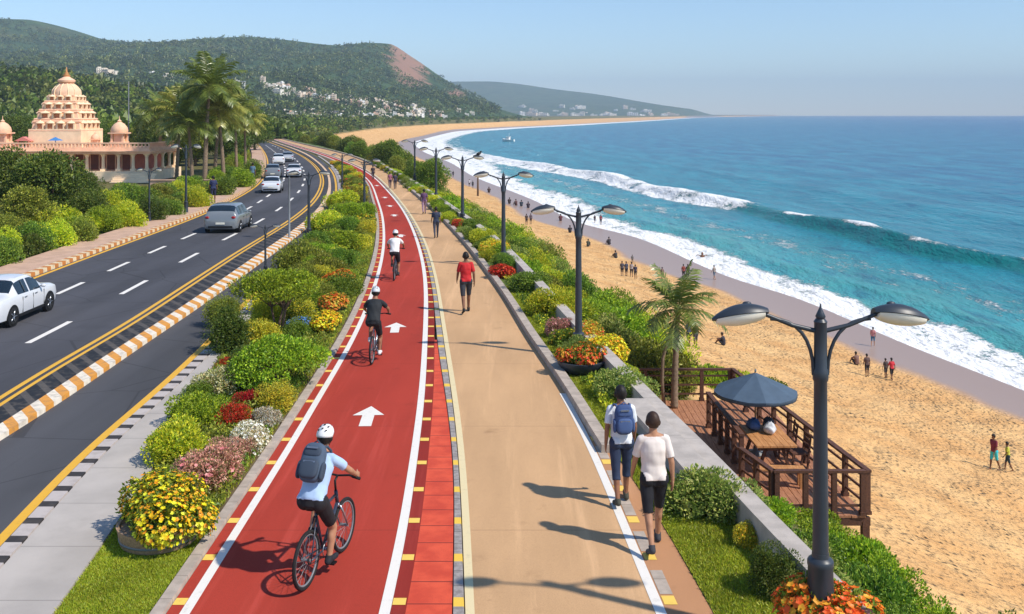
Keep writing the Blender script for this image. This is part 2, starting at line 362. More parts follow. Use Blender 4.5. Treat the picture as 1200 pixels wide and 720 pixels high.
def height(X, Y):
    X = np.asarray(X, float); Y = np.asarray(Y, float); u = X-XW(Y); wb = bank_w(Y); xb = XW(Y)+wb; zb = -3.8
    t = np.clip(u/wb, 0, 1); zbank = -0.35+(zb+0.35)*t**0.9
    s = (X-xb)/np.maximum(XC(Y)-xb, 3)
    zs = np.where(s < 1, zb+(SEA-zb)*(1-(1-np.clip(s, 0, 1))**2.1), SEA-(X-XC(Y))*0.08)
    zs = zs + 0.16*vnoise(X, Y, 3.0, 1)*np.clip(s*6, 0, 1)*np.clip((0.85-s)*5, 0, 1)
    z = np.where(u < 0, -0.04, np.where(u < wb, zbank, zs))
    m = sstep(Y, 20.9, 21.8)*(1-sstep(Y, 31.1, 32.4))*(u > 0)*(1-sstep(X, 8.3, 9.3)); z = z*(1-m)+np.minimum(z, -3.5)*m
    return np.maximum(z, -16)
def hit(x, y):
    """where the sight line through photo point (x,y) meets the beach or bank"""
    D = np.exp(np.linspace(math.log(8), math.log(4000), 6000)); Xr = (x-CX)*D/F; zr = CH-(y-HY)*D/F
    k = int(np.argmax(zr < np.maximum(height(Xr, D), SEA-0.05))); return Vector((Xr[k], D[k], max(float(height(Xr[k], D[k])), SEA)))

# ------------------------------------------------------------ terrain and sea
def build_terrain():
    Ys = np.concatenate([np.linspace(2, 60, 150), np.exp(np.linspace(math.log(60.5), math.log(9400), 150))])
    rows = []; wet = []; veg = []
    for Y in Ys:
        w = float(XW(Y)); b = w+float(bank_w(Y)); c = float(XC(Y)); L = -(0.9*Y+90)
        xs = np.concatenate([np.linspace(L, w-0.001, 24), np.linspace(w+0.001, b, 10), np.linspace(b, c, 72)[1:], c+np.array([1, 3, 6, 12, 30, 80])])
        z = height(xs, np.full_like(xs, Y)); rows.append(np.stack([xs, np.full_like(xs, Y), z], 1))
        ww = 5.0+2.5*sstep(Y, 40, 120)+2*sstep(Y, 200, 500)
        wet.append(sstep(xs-c+0.8*vnoise(xs, Y+0*xs, 6), -ww, -ww+1.5)); veg.append(1-sstep(xs-b+0.9*vnoise(xs, Y+0*xs, 2.2, 3), -1.6, 0.4))
    n = len(rows[0]); V = np.concatenate(rows); i = np.arange(len(Ys)-1)[:, None]*n; j = np.arange(n-1)[None]
    Q = np.stack([i+j, i+j+1, i+j+1+n, i+j+n], -1).reshape(-1, 4)
    me = np_mesh('ground', V, Q, True, {'wet': np.concatenate(wet), 'veg': np.concatenate(veg)})
    m, nt, bs = nm('sand_ground')
    A = lambda k: N(nt, 'ShaderNodeAttribute', attribute_name=k).outputs['Fac']
    ob = N(nt, 'ShaderNodeTexCoord').outputs['Object']
    sand = mixc(nt, ss(nt, noise(nt, 0.35, 5), 0.3, 0.7), S(216, 164, 104), S(231, 186, 126))
    sand = mixc(nt, mth(nt, 'MULTIPLY', ss(nt, noise(nt, 1.6, 6, rough=0.7), 0.55, 0.78), 0.5), sand, S(176, 128, 82))
    c = mixc(nt, A('wet'), sand, S(164, 138, 122))
    gr = mixc(nt, ss(nt, noise(nt, 1.4, 5), 0.35, 0.65), S(92, 96, 48), S(122, 110, 66)); c = mixc(nt, A('veg'), c, gr)
    nt.links.new(c, bs.inputs['Base Color'])
    rr = mth(nt, 'SUBTRACT', 0.95, mth(nt, 'MULTIPLY', A('wet'), 0.62)); nt.links.new(rr, bs.inputs['Roughness']); bs.inputs['Specular IOR Level'].default_value = 0.35
    vo = N(nt, 'ShaderNodeTexVoronoi', {'Vector': ob, 'Scale': 3.0}, feature='SMOOTH_F1').outputs[0]
    hgt = mth(nt, 'ADD', mth(nt, 'MULTIPLY', noise(nt, 1.5, 6), 1.0), mth(nt, 'MULTIPLY', ss(nt, vo, 0.0, 0.40), mth(nt, 'MULTIPLY', ss(nt, noise(nt, 0.5, 3), 0.35, 0.7), 0.6)))
    vo2 = N(nt, 'ShaderNodeTexVoronoi', {'Vector': ob, 'Scale': 5.3}, feature='SMOOTH_F1').outputs[0]; hgt = mth(nt, 'ADD', hgt, mth(nt, 'MULTIPLY', ss(nt, vo2, 0.0, 0.45), 0.22)); hgt = mth(nt, 'ADD', hgt, mth(nt, 'MULTIPLY', noise(nt, 9, 4, rough=0.7), 0.16))
    st = mth(nt, 'SUBTRACT', 1.0, A('wet'))
    bn = N(nt, 'ShaderNodeBump', {'Strength': mth(nt, 'MULTIPLY', st, 1.0), 'Distance': 0.40, 'Height': hgt}); nt.links.new(bn.outputs[0], bs.inputs['Normal'])
    tag(link('ground', me, m), kind='structure')
build_terrain()
def build_sea():
    Ys = np.exp(np.linspace(math.log(22), math.log(9300), 460)); rows = []; foam = []; sh = []; gf = []
    off = np.concatenate([np.arange(-5, 62, 0.5), 62+np.exp(np.linspace(0, math.log(12000), 60))])
    for Y in Ys:
        c = float(XC(Y)); xs = c+off; v = off; yy = np.full_like(xs, Y); u = xs-float(XB(Y))
        amp = 1.5*(1-sstep(Y, 230, 420))*(0.75+0.25*math.sin(Y*0.11)) + 0.25
        amp *= sstep(Y, 40, 75)
        un = u+0.5*vnoise(yy, xs*0.2, 9, 5)
        prof = np.where(un < 0, np.exp(-(un/2.0)**2), np.exp(-(un/6.5)**2))
        z = SEA + amp*prof + 0.10*vnoise(xs, yy, 2.6, 2)*np.clip(v/8, 0, 1) + 0.35*np.exp(-((v-9+1.2*vnoise(yy, xs*.1, 14, 8))/1.8)**2)*(1-sstep(Y, 150, 300))
        for k, o2 in enumerate((42, 66, 95)): z = z + 0.3*np.exp(-((v-o2+2*vnoise(yy, xs*.1, 20, k))/4)**2)*(1-sstep(Y, 300, 700))
        ws = 8.5+4*sstep(Y, 100, 200)+16*sstep(Y, 220, 420)+22*sstep(Y, 600, 1400)
        edge_n = 1.4*vnoise(yy, xs*0.3, 7, 4)
        f1 = 0.95*(1-sstep(v+edge_n, 0.35*ws, 1.05*ws)) * (0.80+0.20*sstep(np.abs(v+edge_n-0.32*ws), 0.02*ws, 0.22*ws))
        af = sstep(Y, 150, 172)*(1-0.4*sstep(Y, 330, 500))*(1-sstep(Y, 700, 900)); wdt = 5.5+6*sstep(Y, 200, 360)
        f2 = af*np.where(un < 0, 1-sstep(-un, 0.55*wdt, 1.3*wdt), 1-sstep(un, 1.5, 4.5))*(.80+.2*vnoise(xs, yy, 4, 11))
        fl = sstep(0.6*vnoise(yy, 0*yy, 5.5, 9)+0.25*np.sin(yy*0.4), -0.25, 0.45)
        f3 = (1-sstep(Y, 150, 165))*(0.46+0.54*fl)*np.exp(-((un-0.1)/1.25)**2)
        f4 = 0.50*np.exp(-((v-0.55*(float(XB(Y))-c)+edge_n)/5.0)**2)
        f5 = 0.60*np.exp(-((v-1.55*ws+1.2*edge_n)/1.6)**2)*(0.6+0.4*vnoise(yy, xs, 11, 13))
        foam.append(np.clip(np.maximum.reduce([f1, f2, f3, f4, f5]), 0, 1)); sh.append(v)
        gf.append((1-sstep(Y, 168, 200))*sstep(-un, -0.8, 0.4)*(1-sstep(-un, 2.6, 4.6)))
        rows.append(np.stack([xs, yy, z], 1))
    n = len(off); V = np.concatenate(rows); i = np.arange(len(Ys)-1)[:, None]*n; j = np.arange(n-1)[None]
    Q = np.stack([i+j, i+j+1, i+j+1+n, i+j+n], -1).reshape(-1, 4)
    me = np_mesh('sea', V, Q, True, {'foam': np.concatenate(foam), 'shore': np.concatenate(sh), 'face': np.concatenate(gf)})
    m, nt, bs = nm('sea_water')
    A = lambda k: N(nt, 'ShaderNodeAttribute', attribute_name=k).outputs['Fac']
    c = mixc(nt, ss(nt, A('shore'), 2, 30), S(78, 156, 152), S(14, 114, 130))
    c = mixc(nt, ss(nt, A('shore'), 30, 130), c, S(6, 90, 126)); c = mixc(nt, ss(nt, A('shore'), 110, 900), c, S(2, 52, 122))
    streak = ss(nt, noise(nt, 1.0, 5, stretch=(0.16, 0.035, 1, 0.30)), 0.35, 0.68); c = mixc(nt, mth(nt, 'MULTIPLY', streak, 0.55), c, S(44, 150, 164))
    dk_ = ss(nt, noise(nt, 1.0, 6, rough=0.65, stretch=(0.30, 0.09, 1, 0.30)), 0.5, 0.72); c = mixc(nt, mth(nt, 'MULTIPLY', dk_, 0.62), c, S(4, 62, 100))
    c = mixc(nt, mth(nt, 'MULTIPLY', A('face'), 0.8), c, S(20, 112, 108))
    sandy = mth(nt, 'SUBTRACT', 1.0, ss(nt, A('shore'), -1, 5)); c = mixc(nt, mth(nt, 'MULTIPLY', sandy, 0.7), c, S(170, 160, 140))
    nz = mth(nt, 'ADD', mth(nt, 'MULTIPLY', noise(nt, 0.55, 7, rough=0.72, stretch=(1, 0.45, 1, 0.3)), 0.65), mth(nt, 'MULTIPLY', noise(nt, 2.6, 4, rough=0.7), 0.35))
    th = mth(nt, 'SUBTRACT', 0.78, mth(nt, 'MULTIPLY', A('foam'), 0.50))
    fm = N(nt, 'ShaderNodeMapRange', {0: mth(nt, 'SUBTRACT', nz, th), 1: -0.03, 2: 0.09}, interpolation_type='SMOOTHSTEP').outputs[0]
    fm = mth(nt, 'MULTIPLY', fm, ss(nt, A('foam'), 0.03, 0.22))
    nt.links.new(mixc(nt, fm, c, S(238, 238, 236)), bs.inputs['Base Color'])
    nt.links.new(mth(nt, 'ADD', 0.24, mth(nt, 'MULTIPLY', fm, 0.6)), bs.inputs['Roughness']); bs.inputs['Specular IOR Level'].default_value = 0.12
    wv = mth(nt, 'ADD', mth(nt, 'MULTIPLY', noise(nt, 0.5, 5, stretch=(1, 0.35, 1, 0.3)), 1.0), mth(nt, 'MULTIPLY', noise(nt, 2.2, 4, stretch=(1, 0.5, 1, 0.3)), 0.3))
    wv = mth(nt, 'ADD', wv, mth(nt, 'MULTIPLY', fm, 0.25))
    bn = N(nt, 'ShaderNodeBump', {'Strength': 0.9, 'Distance': 0.9, 'Height': wv}); nt.links.new(bn.outputs[0], bs.inputs['Normal'])
    tag(link('sea', me, m), kind='structure')
build_sea()

# ------------------------------------------------------------ roads, track, walkway
DS = np.exp(np.linspace(math.log(4.5), math.log(236), 260))
def ribbon(name, fl, fr, z, mat, d0=4.5, d1=236, base=None, parent=None, kind='structure'):
    D = DS[(DS >= d0) & (DS <= d1)]; D = np.concatenate([[d0], D, [d1]]); D = np.unique(np.round(D, 4))
    L = fl(D); Rr = np.maximum(fr(D), L+0.002); n = len(D); zz = np.full(n, z)
    if base is None:
        V = np.concatenate([np.stack([L, D, zz], 1), np.stack([Rr, D, zz], 1)]); i = np.arange(n-1)
        Q = np.stack([i, i+n, i+n+1, i+1], 1)
    else:
        zb = np.full(n, base)
        V = np.concatenate([np.stack([L, D, zb], 1), np.stack([L+0.012, D, zz], 1), np.stack([Rr-0.012, D, zz], 1), np.stack([Rr, D, zb], 1)]); i = np.arange(n-1)
        Q = np.concatenate([np.stack([i+k*n, i+(k+1)*n, i+(k+1)*n+1, i+k*n+1], 1) for k in range(3)]+[np.array([[0, n, 2*n, 3*n], [n-1, 4*n-1, 3*n-1, 2*n-1]])])
    me = np_mesh(name, V, Q); o = link(name, me, mat, parent)
    if parent is None and kind: o['kind'] = kind
    return o
def off(f, a): return lambda D: f(D)+a
def frac(f, g, t): return lambda D: f(D)*(1-t)+g(D)*t
road = ribbon('main_road', R0, R1, 0.0, M['asphalt'])
ribbon('edge_line', off(R0, 0.10), off(R0, 0.26), 0.005, M['yellow_paint'], parent=road)
ribbon('edge_line', off(R1, -0.40), off(R1, -0.27), 0.005, M['yellow_paint'], parent=road)
ribbon('edge_line', off(R1, -0.16), off(R1, -0.03), 0.005, M['yellow_paint'], parent=road)
for fr_, st, per, ln in ((0.36, 32.7-4.8*4, 4.8, 2.3), (0.69, 25.7-14, 7.0, 2.7)):
    c = frac(R0, R1, fr_); d = st
    while d < 190:
        ribbon('lane_dash', off(c, -0.085), off(c, 0.085), 0.005, M['white_paint'], d, d+ln, parent=road); d += per
ribbon('service_road', off(M1, 0), S1, 0.0, M['asphalt_service'])
sr = bpy.data.objects['service_road']
ribbon('edge_line', off(S1, -0.20), off(S1, -0.04), 0.005, M['yellow_paint'], parent=sr, d1=110)
mk = ribbon('median_kerb', frac(R1, M1, 0.61), M1, 0.10, M['median_stripe'], base=-0.02)
ribbon('black_kerb', off(R1, 0.02), off(frac(R1, M1, 0.61), -0.004), 0.06, M['median_black'], base=-0.02, parent=mk)
ribbon('striped_kerb', off(R0, -0.30), R0, 0.15, M['kerb_stripe'], base=-0.02)
ribbon('sidewalk', off(R0, -1.9), off(R0, -0.30), 0.14, M['pink_pave'], base=-0.02)
ribbon('checkered_kerb', off(S1, 0.0), off(S2, -0.006), 0.05, M['kerb_check'], base=-0.02, d1=110)
ribbon('pavement', S2, P1, 0.05, M['pavement'], base=-0.02, d1=140)
ribbon('garden_soil', off(P1, 0.005), off(T0, -0.004), 0.03, M['soil'])
tk = ribbon('cycle_track', off(T0, 0.18), off(TR, 0.0), 0.02, M['red'])
ribbon('track_edging', T0, off(T0, 0.176), 0.07, M['edging'], base=-0.02)
ribbon('edge_line', off(T0, 0.34), off(T0, 0.465), 0.025, M['white_paint'], parent=tk)
ribbon('edge_line', TR, off(TR, 0.133), 0.025, M['white_paint'], parent=tk)
ribbon('border_strip', off(TR, 0.133), lambda D: np.minimum(TR(D)+0.318, KL(D)-0.004), 0.02, M['red_dark'], parent=tk)
ribbon('tile_strip', off(TR, 0.318), off(KL, -0.004), 0.021, M['tiles'], d1=26)
ribbon('block_kerb', KL, off(KR, -0.003), 0.04, M['blocks'], base=-0.02)
wk = ribbon('walkway', KR, off(V1, 0), 0.02, M['tan'])
ribbon('edge_line', off(KR, 0.004), off(KR, 0.115), 0.025, M['cream_paint'], parent=wk)
ribbon('edge_line', WL, off(WL, 0.13), 0.025, M['white_paint'], parent=wk, d1=21)
ribbon('edge_paving', off(WL, 0.13), off(V1, -0.002), 0.0245, M['tan_edge'], parent=wk, d1=21)
d = 10.75-1.2*4
while d < 60:
    if d < 20: ribbon('yellow_block', off(WL, 0.15), off(WL, 0.31), 0.029, M['yellow_block'], d, d+0.22, parent=wk); ribbon('grey_block', off(WL, 0.15), off(WL, 0.31), 0.029, M['edging'], d+.26, d+0.9, parent=wk)
    ribbon('yellow_block', off(T0, 0.185), off(T0, 0.335), 0.025, M['yellow_block'], d, d+0.17, parent=tk)
    ribbon('yellow_block', off(TR, 0.14), lambda D: np.minimum(TR(D)+0.30, KL(D)-0.006), 0.0255, M['yellow_block'], d, d+0.17, parent=tk); d += 1.2
ribbon('walkway_kerb', off(V1, -0.24), V1, 0.17, M['edging'], base=0.0, d0=17.3)
ribbon('lawn_soil', off(V1, 0.003), off(XW, -0.33), 0.03, M['turf'])
ribbon('lawn_turf', off(P1, 0.01), off(T0, -0.008), 0.034, M['turf'], d1=14.2)
def arrow(D, cf, sc):
    X = float(cf(D)); t = math.atan2(-(float(cf(D+1))-X), 1.0)
    P = [(-0.13, -0.7), (0.13, -0.7), (0.13, 0.05), (0.34, 0.05), (0, 0.7), (-0.34, 0.05), (-0.13, 0.05)]
    mb = MB(); mb.add([(Matrix.Rotation(t, 3, 'Z') @ Vector((x*sc, y*sc, 0)))+Vector((X, D, 0.026)) for x, y in P], [(0, 1, 2, 6), (5, 6, 2, 3), (5, 3, 4)])
    mb.build('arrow_marking', M['white_paint'], tk)
for y, fr_ in ((489, 0.60), (385, 0.62), (277, 0.62), (253, 0.6), (242, 0.6), (232, 0.6), (218, 0.6)):
    p = G(0, y); arrow(p.y, frac(off(T0, .18), TR, fr_), 0.92 if y > 300 else 0.8)

# ------------------------------------------------------------ hills
RP = pchip([-900, -600, -300, 0, 35, 60, 100, 160, 210, 240, 290, 330, 400, 430, 455, 480, 520, 560, 590, 620, 660],
           [20, 26, 18, 22, 23, 31, 42, 49, 48, 45, 43, 46, 53, 50, 51, 65, 92, 114, 129, 137, 146])
def hillh(X, Y):
    X = np.asarray(X, float); Y = np.asarray(Y, float)
    px = CX + X/1900*F; rid = np.maximum(0, 6+(HY-RP(px))/F*1900)
    y0 = 420+420*sstep(X, -500, 0); t = (Y-y0)/(1900-y0)
    s = np.where(t < 1, np.clip(t, 0, 1)**1.35, 1-0.6*sstep(t, 1, 2.0))
    h = rid*s; h = h + (14*vnoise(X, Y, 130, 3)+7*vnoise(X, Y, 48, 6))*np.clip(t*3, 0, 1)*np.clip(1.0-t, 0.0, 1)**0.6*np.clip(rid/60, 0, 1)
    near = 20*np.exp(-((Y-420)/190)**2)*(1-sstep(X, -230, -95))+26*np.exp(-((Y-640)/210)**2)*(1-sstep(X, -420, -120))
    return np.maximum(h, near*(1+0.15*vnoise(X, Y, 60, 2)))-0.6-45*sstep(X-XW(Y), -60, -8)*(Y < 2600)
def grid_mesh(name, xs, ys, hf, mat, attrs=None):
    X, Y = np.meshgrid(xs, ys); Z = hf(X, Y); V = np.stack([X, Y, Z], -1).reshape(-1, 3); n = len(xs)
    i = np.arange(len(ys)-1)[:, None]*n; j = np.arange(n-1)[None]; Q = np.stack([i+j, i+j+1, i+j+1+n, i+j+n], -1).reshape(-1, 4)
    a = {k: f(X, Y, Z).ravel() for k, f in (attrs or {}).items()}
    return tag(link(name, np_mesh(name, V, Q, True, a), mat), kind='structure')
def rockmask(X, Y, Z):
    px = CX+X*F/Y; py = HY-(Z-CH)*F/Y
    a = np.exp(-(((px-478)*0.80+(py-76)*-0.6)/24)**2-(((px-478)*0.6+(py-76)*0.80)/30)**2*0.6)
    a = np.maximum(a, 0.8*np.exp(-((px-535)/16)**2-((py-112)/9)**2))
    a = np.maximum(a, 0.5*np.exp(-((px-120)/30)**2-((py-90)/6)**2))
    return np.clip(a*1.05+0.25*vnoise(X, Y, 50, 4)*a, 0, 1)*(Y < 2000)
def hill_mat(name, c0, c1, rock):
    m, nt, b = nm(name)
    f = ss(nt, noise(nt, 0.02, 7, rough=0.7), 0.35, 0.66); c = mixc(nt, f, c0, c1)
    c = mixc(nt, mth(nt, 'MULTIPLY', ss(nt, noise(nt, 0.006, 5), 0.52, 0.72), 0.5), c, rock)
    c = mixc(nt, ss(nt, mth(nt, 'ADD', N(nt, 'ShaderNodeAttribute', attribute_name='rock').outputs['Fac'], mth(nt, 'MULTIPLY', mth(nt, 'SUBTRACT', noise(nt, 0.035, 6), 0.5), 1.7)), 0.42, 0.85), c, S(176, 134, 110))
    nt.links.new(c, b.inputs['Base Color']); b.inputs['Roughness'].default_value = 1; b.inputs['Specular IOR Level'].default_value = 0.05
    bn = N(nt, 'ShaderNodeBump', {'Strength': 1.0, 'Distance': 14, 'Height': noise(nt, 0.03, 8, rough=0.75)}); nt.links.new(bn.outputs[0], b.inputs['Normal'])
    return m
HM = hill_mat('hill_scrub', S(56, 82, 50), S(88, 110, 68), S(122, 116, 76))
grid_mesh('hills', np.linspace(-2100, 130, 240), np.concatenate([np.linspace(190, 2000, 180), np.linspace(2030, 2900, 20)]), hillh, HM, {'rock': rockmask})
RQ = pchip([380, 480, 540, 570, 600, 650, 700, 760, 800, 830, 870, 900], [118, 99, 95, 95, 97, 104, 110, 120, 126, 129, 133, 136])
def hill2(X, Y):
    rid = np.maximum(0, 6+(HY-RQ(CX+X/5200*F))/F*5200); t = (Y-3900)/1300
    return np.where(t < 1, rid*np.clip(t, 0, 1)**1.1, rid*(1-0.4*sstep(t, 1, 2)))+18*vnoise(X, Y, 240, 5)*np.clip(t*2, 0, 1)*np.clip(1.05-t, 0, 1)-3-120*sstep(X-XW(Y), -120, -20)
grid_mesh('far_hills', np.linspace(-1100, 1420, 150), np.linspace(3880, 6600, 60), hill2, hill_mat('far_hill_scrub', S(60, 84, 52), S(92, 108, 66), S(124, 112, 84)), {'rock': lambda X, Y, Z: 0*X})

# ------------------------------------------------------------ foliage
def leaves(P, Nrm, size, asp, cols, rng, jit=0.7):
    """P (n,3) leaf bases, outward normals -> diamond leaves"""
    n = len(P); d = Nrm+rng.normal(0, jit, (n, 3)); d /= np.linalg.norm(d, axis=1)[:, None]+1e-9
    r = rng.normal(0, 1, (n, 3)); w = np.cross(d, r); w /= np.linalg.norm(w, axis=1)[:, None]+1e-9
    up = np.cross(w, d); L = size*rng.uniform(0.65, 1.3, n)[:, None]; A = L*asp
    fold = up*A*0.35
    V = np.stack([P, P+d*L*0.5+w*A*0.5+fold, P+d*L, P+d*L*0.5-w*A*0.5+fold], 1)
    C = np.repeat(cols[:, None], 4, 1)
    return V.reshape(-1, 3), C.reshape(-1, 3)
def pick(pal, n, rng, var=0.16):
    pal = np.array(pal); c = np.array(LEAF_GAIN)*pal[rng.integers(0, len(pal), n)]*(1+rng.normal(0, var, (n, 1))); return np.clip(c, 0.002, 0.9)
def quadmesh(name, V, C): return np_mesh(name, V, np.arange(len(V)).reshape(-1, 4), cols=C)
LEAF_GAIN = (2.05, 1.55, 1.25)
PAL = {
 'green':  [S(88,122,44), S(72,108,38), S(112,142,56), S(60,92,36)],
 'lime':   [S(150,172,44), S(126,158,44), S(174,188,60), S(104,140,40)],
 'bright': [S(112,150,40), S(94,134,36), S(136,168,50), S(78,112,34)],
 'dark':   [S(62,90,38), S(50,78,34), S(82,106,46), S(70,88,38)],
 'cream':  [S(196,196,150), S(88,112,62), S(212,210,176), S(120,136,84)],
 'white':  [S(206,200,190), S(96,108,76), S(222,214,206), S(140,140,110)],
 'red':    [S(150,52,36), S(176,72,44), S(112,44,32), S(96,84,44)],
 'yellow': [S(182,184,56), S(136,150,46), S(196,196,76), S(98,124,42)],
 'purple': [S(150,120,120), S(120,100,92), S(96,104,72), S(176,148,140)],
 'olive':  [S(106,128,50), S(88,110,44), S(128,144,62), S(76,92,40)],
 'sea':    [S(112,140,72), S(94,126,60), S(140,160,94), S(78,108,54)],
 'forest': [S(58,84,36), S(46,70,32), S(78,100,44), S(92,112,50)],
}
def lobes(rng, k, spread, rmin, rmax, flat):
    L = []
    for i in range(k):
        a = rng.uniform(0, 2*math.pi); q = spread*math.sqrt(rng.uniform(0, 1)); r = rng.uniform(rmin, rmax)
        L.append((q*math.cos(a), q*math.sin(a), flat*rng.uniform(0.25, 0.62)*(1.15-0.5*q), r))
    return L
_bm = {}
def bush_mesh(kind, seed, nleaf=6500, size=0.08, airy=False, round_=False, asp=1.0):
    key = (kind, seed, airy, round_, asp)
    if key in _bm: return _bm[key]
    rng = np.random.default_rng(seed*31+sum(map(ord, kind)))
    if round_: L = [(0, 0, 0.42, 0.86)]+[(0.5*math.cos(a), 0.5*math.sin(a), 0.42+0.1*rng.uniform(), 0.50) for a in np.arange(0, 6.2, 0.75)]
    else: L = [(0, 0, 0.42, 0.55)]+lobes(rng, 11, 0.62, 0.27, 0.46, 1.0)
    Pt = []; Nn = []; tot = sum(l[3]**2 for l in L)
    for lx, ly, lz, r in L:
        k = int(nleaf*r*r/tot); d = rng.normal(0, 1, (k, 3)); d /= np.linalg.norm(d, axis=1)[:, None]
        rad = r*rng.uniform(0.62, 1.0, (k, 1))**0.6*(1.0 if not airy else rng.uniform(0.6, 1.25, (k, 1)))
        p = np.array([lx, ly, lz])+d*rad*np.array([1, 1, 0.95]); Pt.append(p); Nn.append(d*np.array([1, 1, 1])+[0, 0, 0.35])
    P = np.concatenate(Pt); Nr = np.concatenate(Nn); ok = P[:, 2] > -0.02; P = P[ok]; Nr = Nr[ok]
    P[:, 2] *= asp/max(P[:, 2].max(), 0.5); P[:, :2] /= np.quantile(np.linalg.norm(P[:, :2], axis=1), .97)
    pal = PAL[kind]; cl = pick(pal, len(P), rng)
    # whole twigs share a tint
    cl = cl*(1+0.22*vnoise(P[:, 0]*3+seed, P[:, 1]*3+P[:, 2]*2, 0.5, seed))[:, None].clip(0.6, 1.4)
    V, C = leaves(P, Nr, size, 0.55, cl, rng)
    # twiggy inner mass of leaves (small, dense)
    n2 = nleaf//4; d = rng.normal(0, 1, (n2, 3)); d /= np.linalg.norm(d, axis=1)[:, None]; li = rng.integers(0, len(L), n2); La = np.array(L)
    P2 = La[li, :3]+d*La[li, 3:4]*0.62; P2[:, 2] = np.abs(P2[:, 2])*asp; V2, C2 = leaves(P2*0.92, d, size*2.1, 0.9, pick(pal, n2, rng), rng, 1.5)
    me = quadmesh('foliage', np.concatenate([V, V2]), np.concatenate([C, C2])); me.materials.append(M['leaf'])
    _bm[key] = (me, P, Nr); return _bm[key]
FLW = {'yellow': [S(244,184,36), S(238,156,30), S(250,200,60), S(226,130,40)], 'orange': [S(232,110,40), S(240,150,50), S(214,80,36)], 'mixed': [S(240,160,50), S(226,100,44), S(232,120,50), S(246,196,90)], 'redf': [S(190,60,40), S(214,96,50), S(160,48,36)],
       'pinkf': [S(190,140,150), S(170,120,130), S(210,170,170)], 'bluef': [S(50,110,180), S(70,130,196)], 'whitef': [S(226,220,214), S(206,200,196)]}
_fm = {}
def flower_mesh(kind, fl, seed, n=420, size=0.085, round_=False, **kw):
    key = (kind, fl, seed, n, size, kw.get('asp'))
    if key in _fm: return _fm[key]
    me, P, Nr = bush_mesh(kind, seed, round_=round_, **kw); rng = np.random.default_rng(seed+99)
    rr = np.linalg.norm(P*[1, 1, 1.0], axis=1); up = np.where(rr > np.quantile(rr, 0.30))[0]; idx = rng.choice(up, min(n, len(up)), replace=False)
    c = P[idx]*1.04; nn = Nr[idx]+[0, 0, 0.4]; nn /= np.linalg.norm(nn, axis=1)[:, None]; cl = pick(FLW[fl], len(idx), rng, 0.08)
    Vs = []; Cs = []
    a = np.cross(nn, rng.normal(0, 1, nn.shape)); a /= np.linalg.norm(a, axis=1)[:, None]; b = np.cross(nn, a); s = size*rng.uniform(0.7, 1.25, (len(idx), 1))
    for k in range(5):      # five petals
        t0 = 2*math.pi*k/5; d0 = a*math.cos(t0)+b*math.sin(t0); e = -a*math.sin(t0)+b*math.cos(t0)
        Vs.append(np.stack([c, c+d0*s*0.45+e*s*0.33+nn*s*0.15, c+d0*s*0.75+nn*s*0.22, c+d0*s*0.45-e*s*0.33+nn*s*0.15], 1)); Cs.append(np.repeat(cl[:, None], 4, 1))
    V = np.concatenate(Vs).reshape(-1, 3); C = np.concatenate(Cs).reshape(-1, 3)
    m2 = quadmesh('blossoms', V, C); m2.materials.append(M['leaf']); _fm[key] = m2; return m2
def shrub(kind, X, Y, z, w, d, h, label, group=None, fl=None, seed=None, name=None, cat=None, round_=False, airy=False, fn=420, fs=0.085):
    seed = random.randint(1, 3) if seed is None else seed
    q = 2*h/w; asp = 0.6 if q < 0.8 else 1.0 if q < 1.3 else 1.7 if q < 2.1 else 2.5
    me = bush_mesh(kind, seed, round_=round_, airy=airy, asp=asp)[0]
    o = link(name or ('flower_bush' if fl else 'shrub'), me); o.location = (X, Y, z-0.02); o.scale = (w/2, d/2, h/asp); o.rotation_euler = (0, 0, random.uniform(0, 6.28))
    tag(o, label, cat or ('flower bush' if fl else 'shrub'), group)
    if fl:
        b = link('blossoms', flower_mesh(kind, fl, seed, fn, fs, round_, airy=airy, asp=asp), None, o); b['kind'] = 'stuff'
    return o
def shrub_px(kind, x, yb, wpx, yt, label, z=0.03, **kw):
    """a shrub whose near foot is seen at (x,yb), wpx wide, top at row yt"""
    D0 = F*(CH-z)/(yb-HY); D = D0; 
    for _ in range(3): w = wpx*D/F; D = D0+w*0.42
    h = max(0.2, (CH-(yt-HY)*(D)/F)-z); h = max(0.18, h)
    return shrub(kind, (x-CX)*D/F, D, z, w*1.04, w*1.0, h, label, **kw)

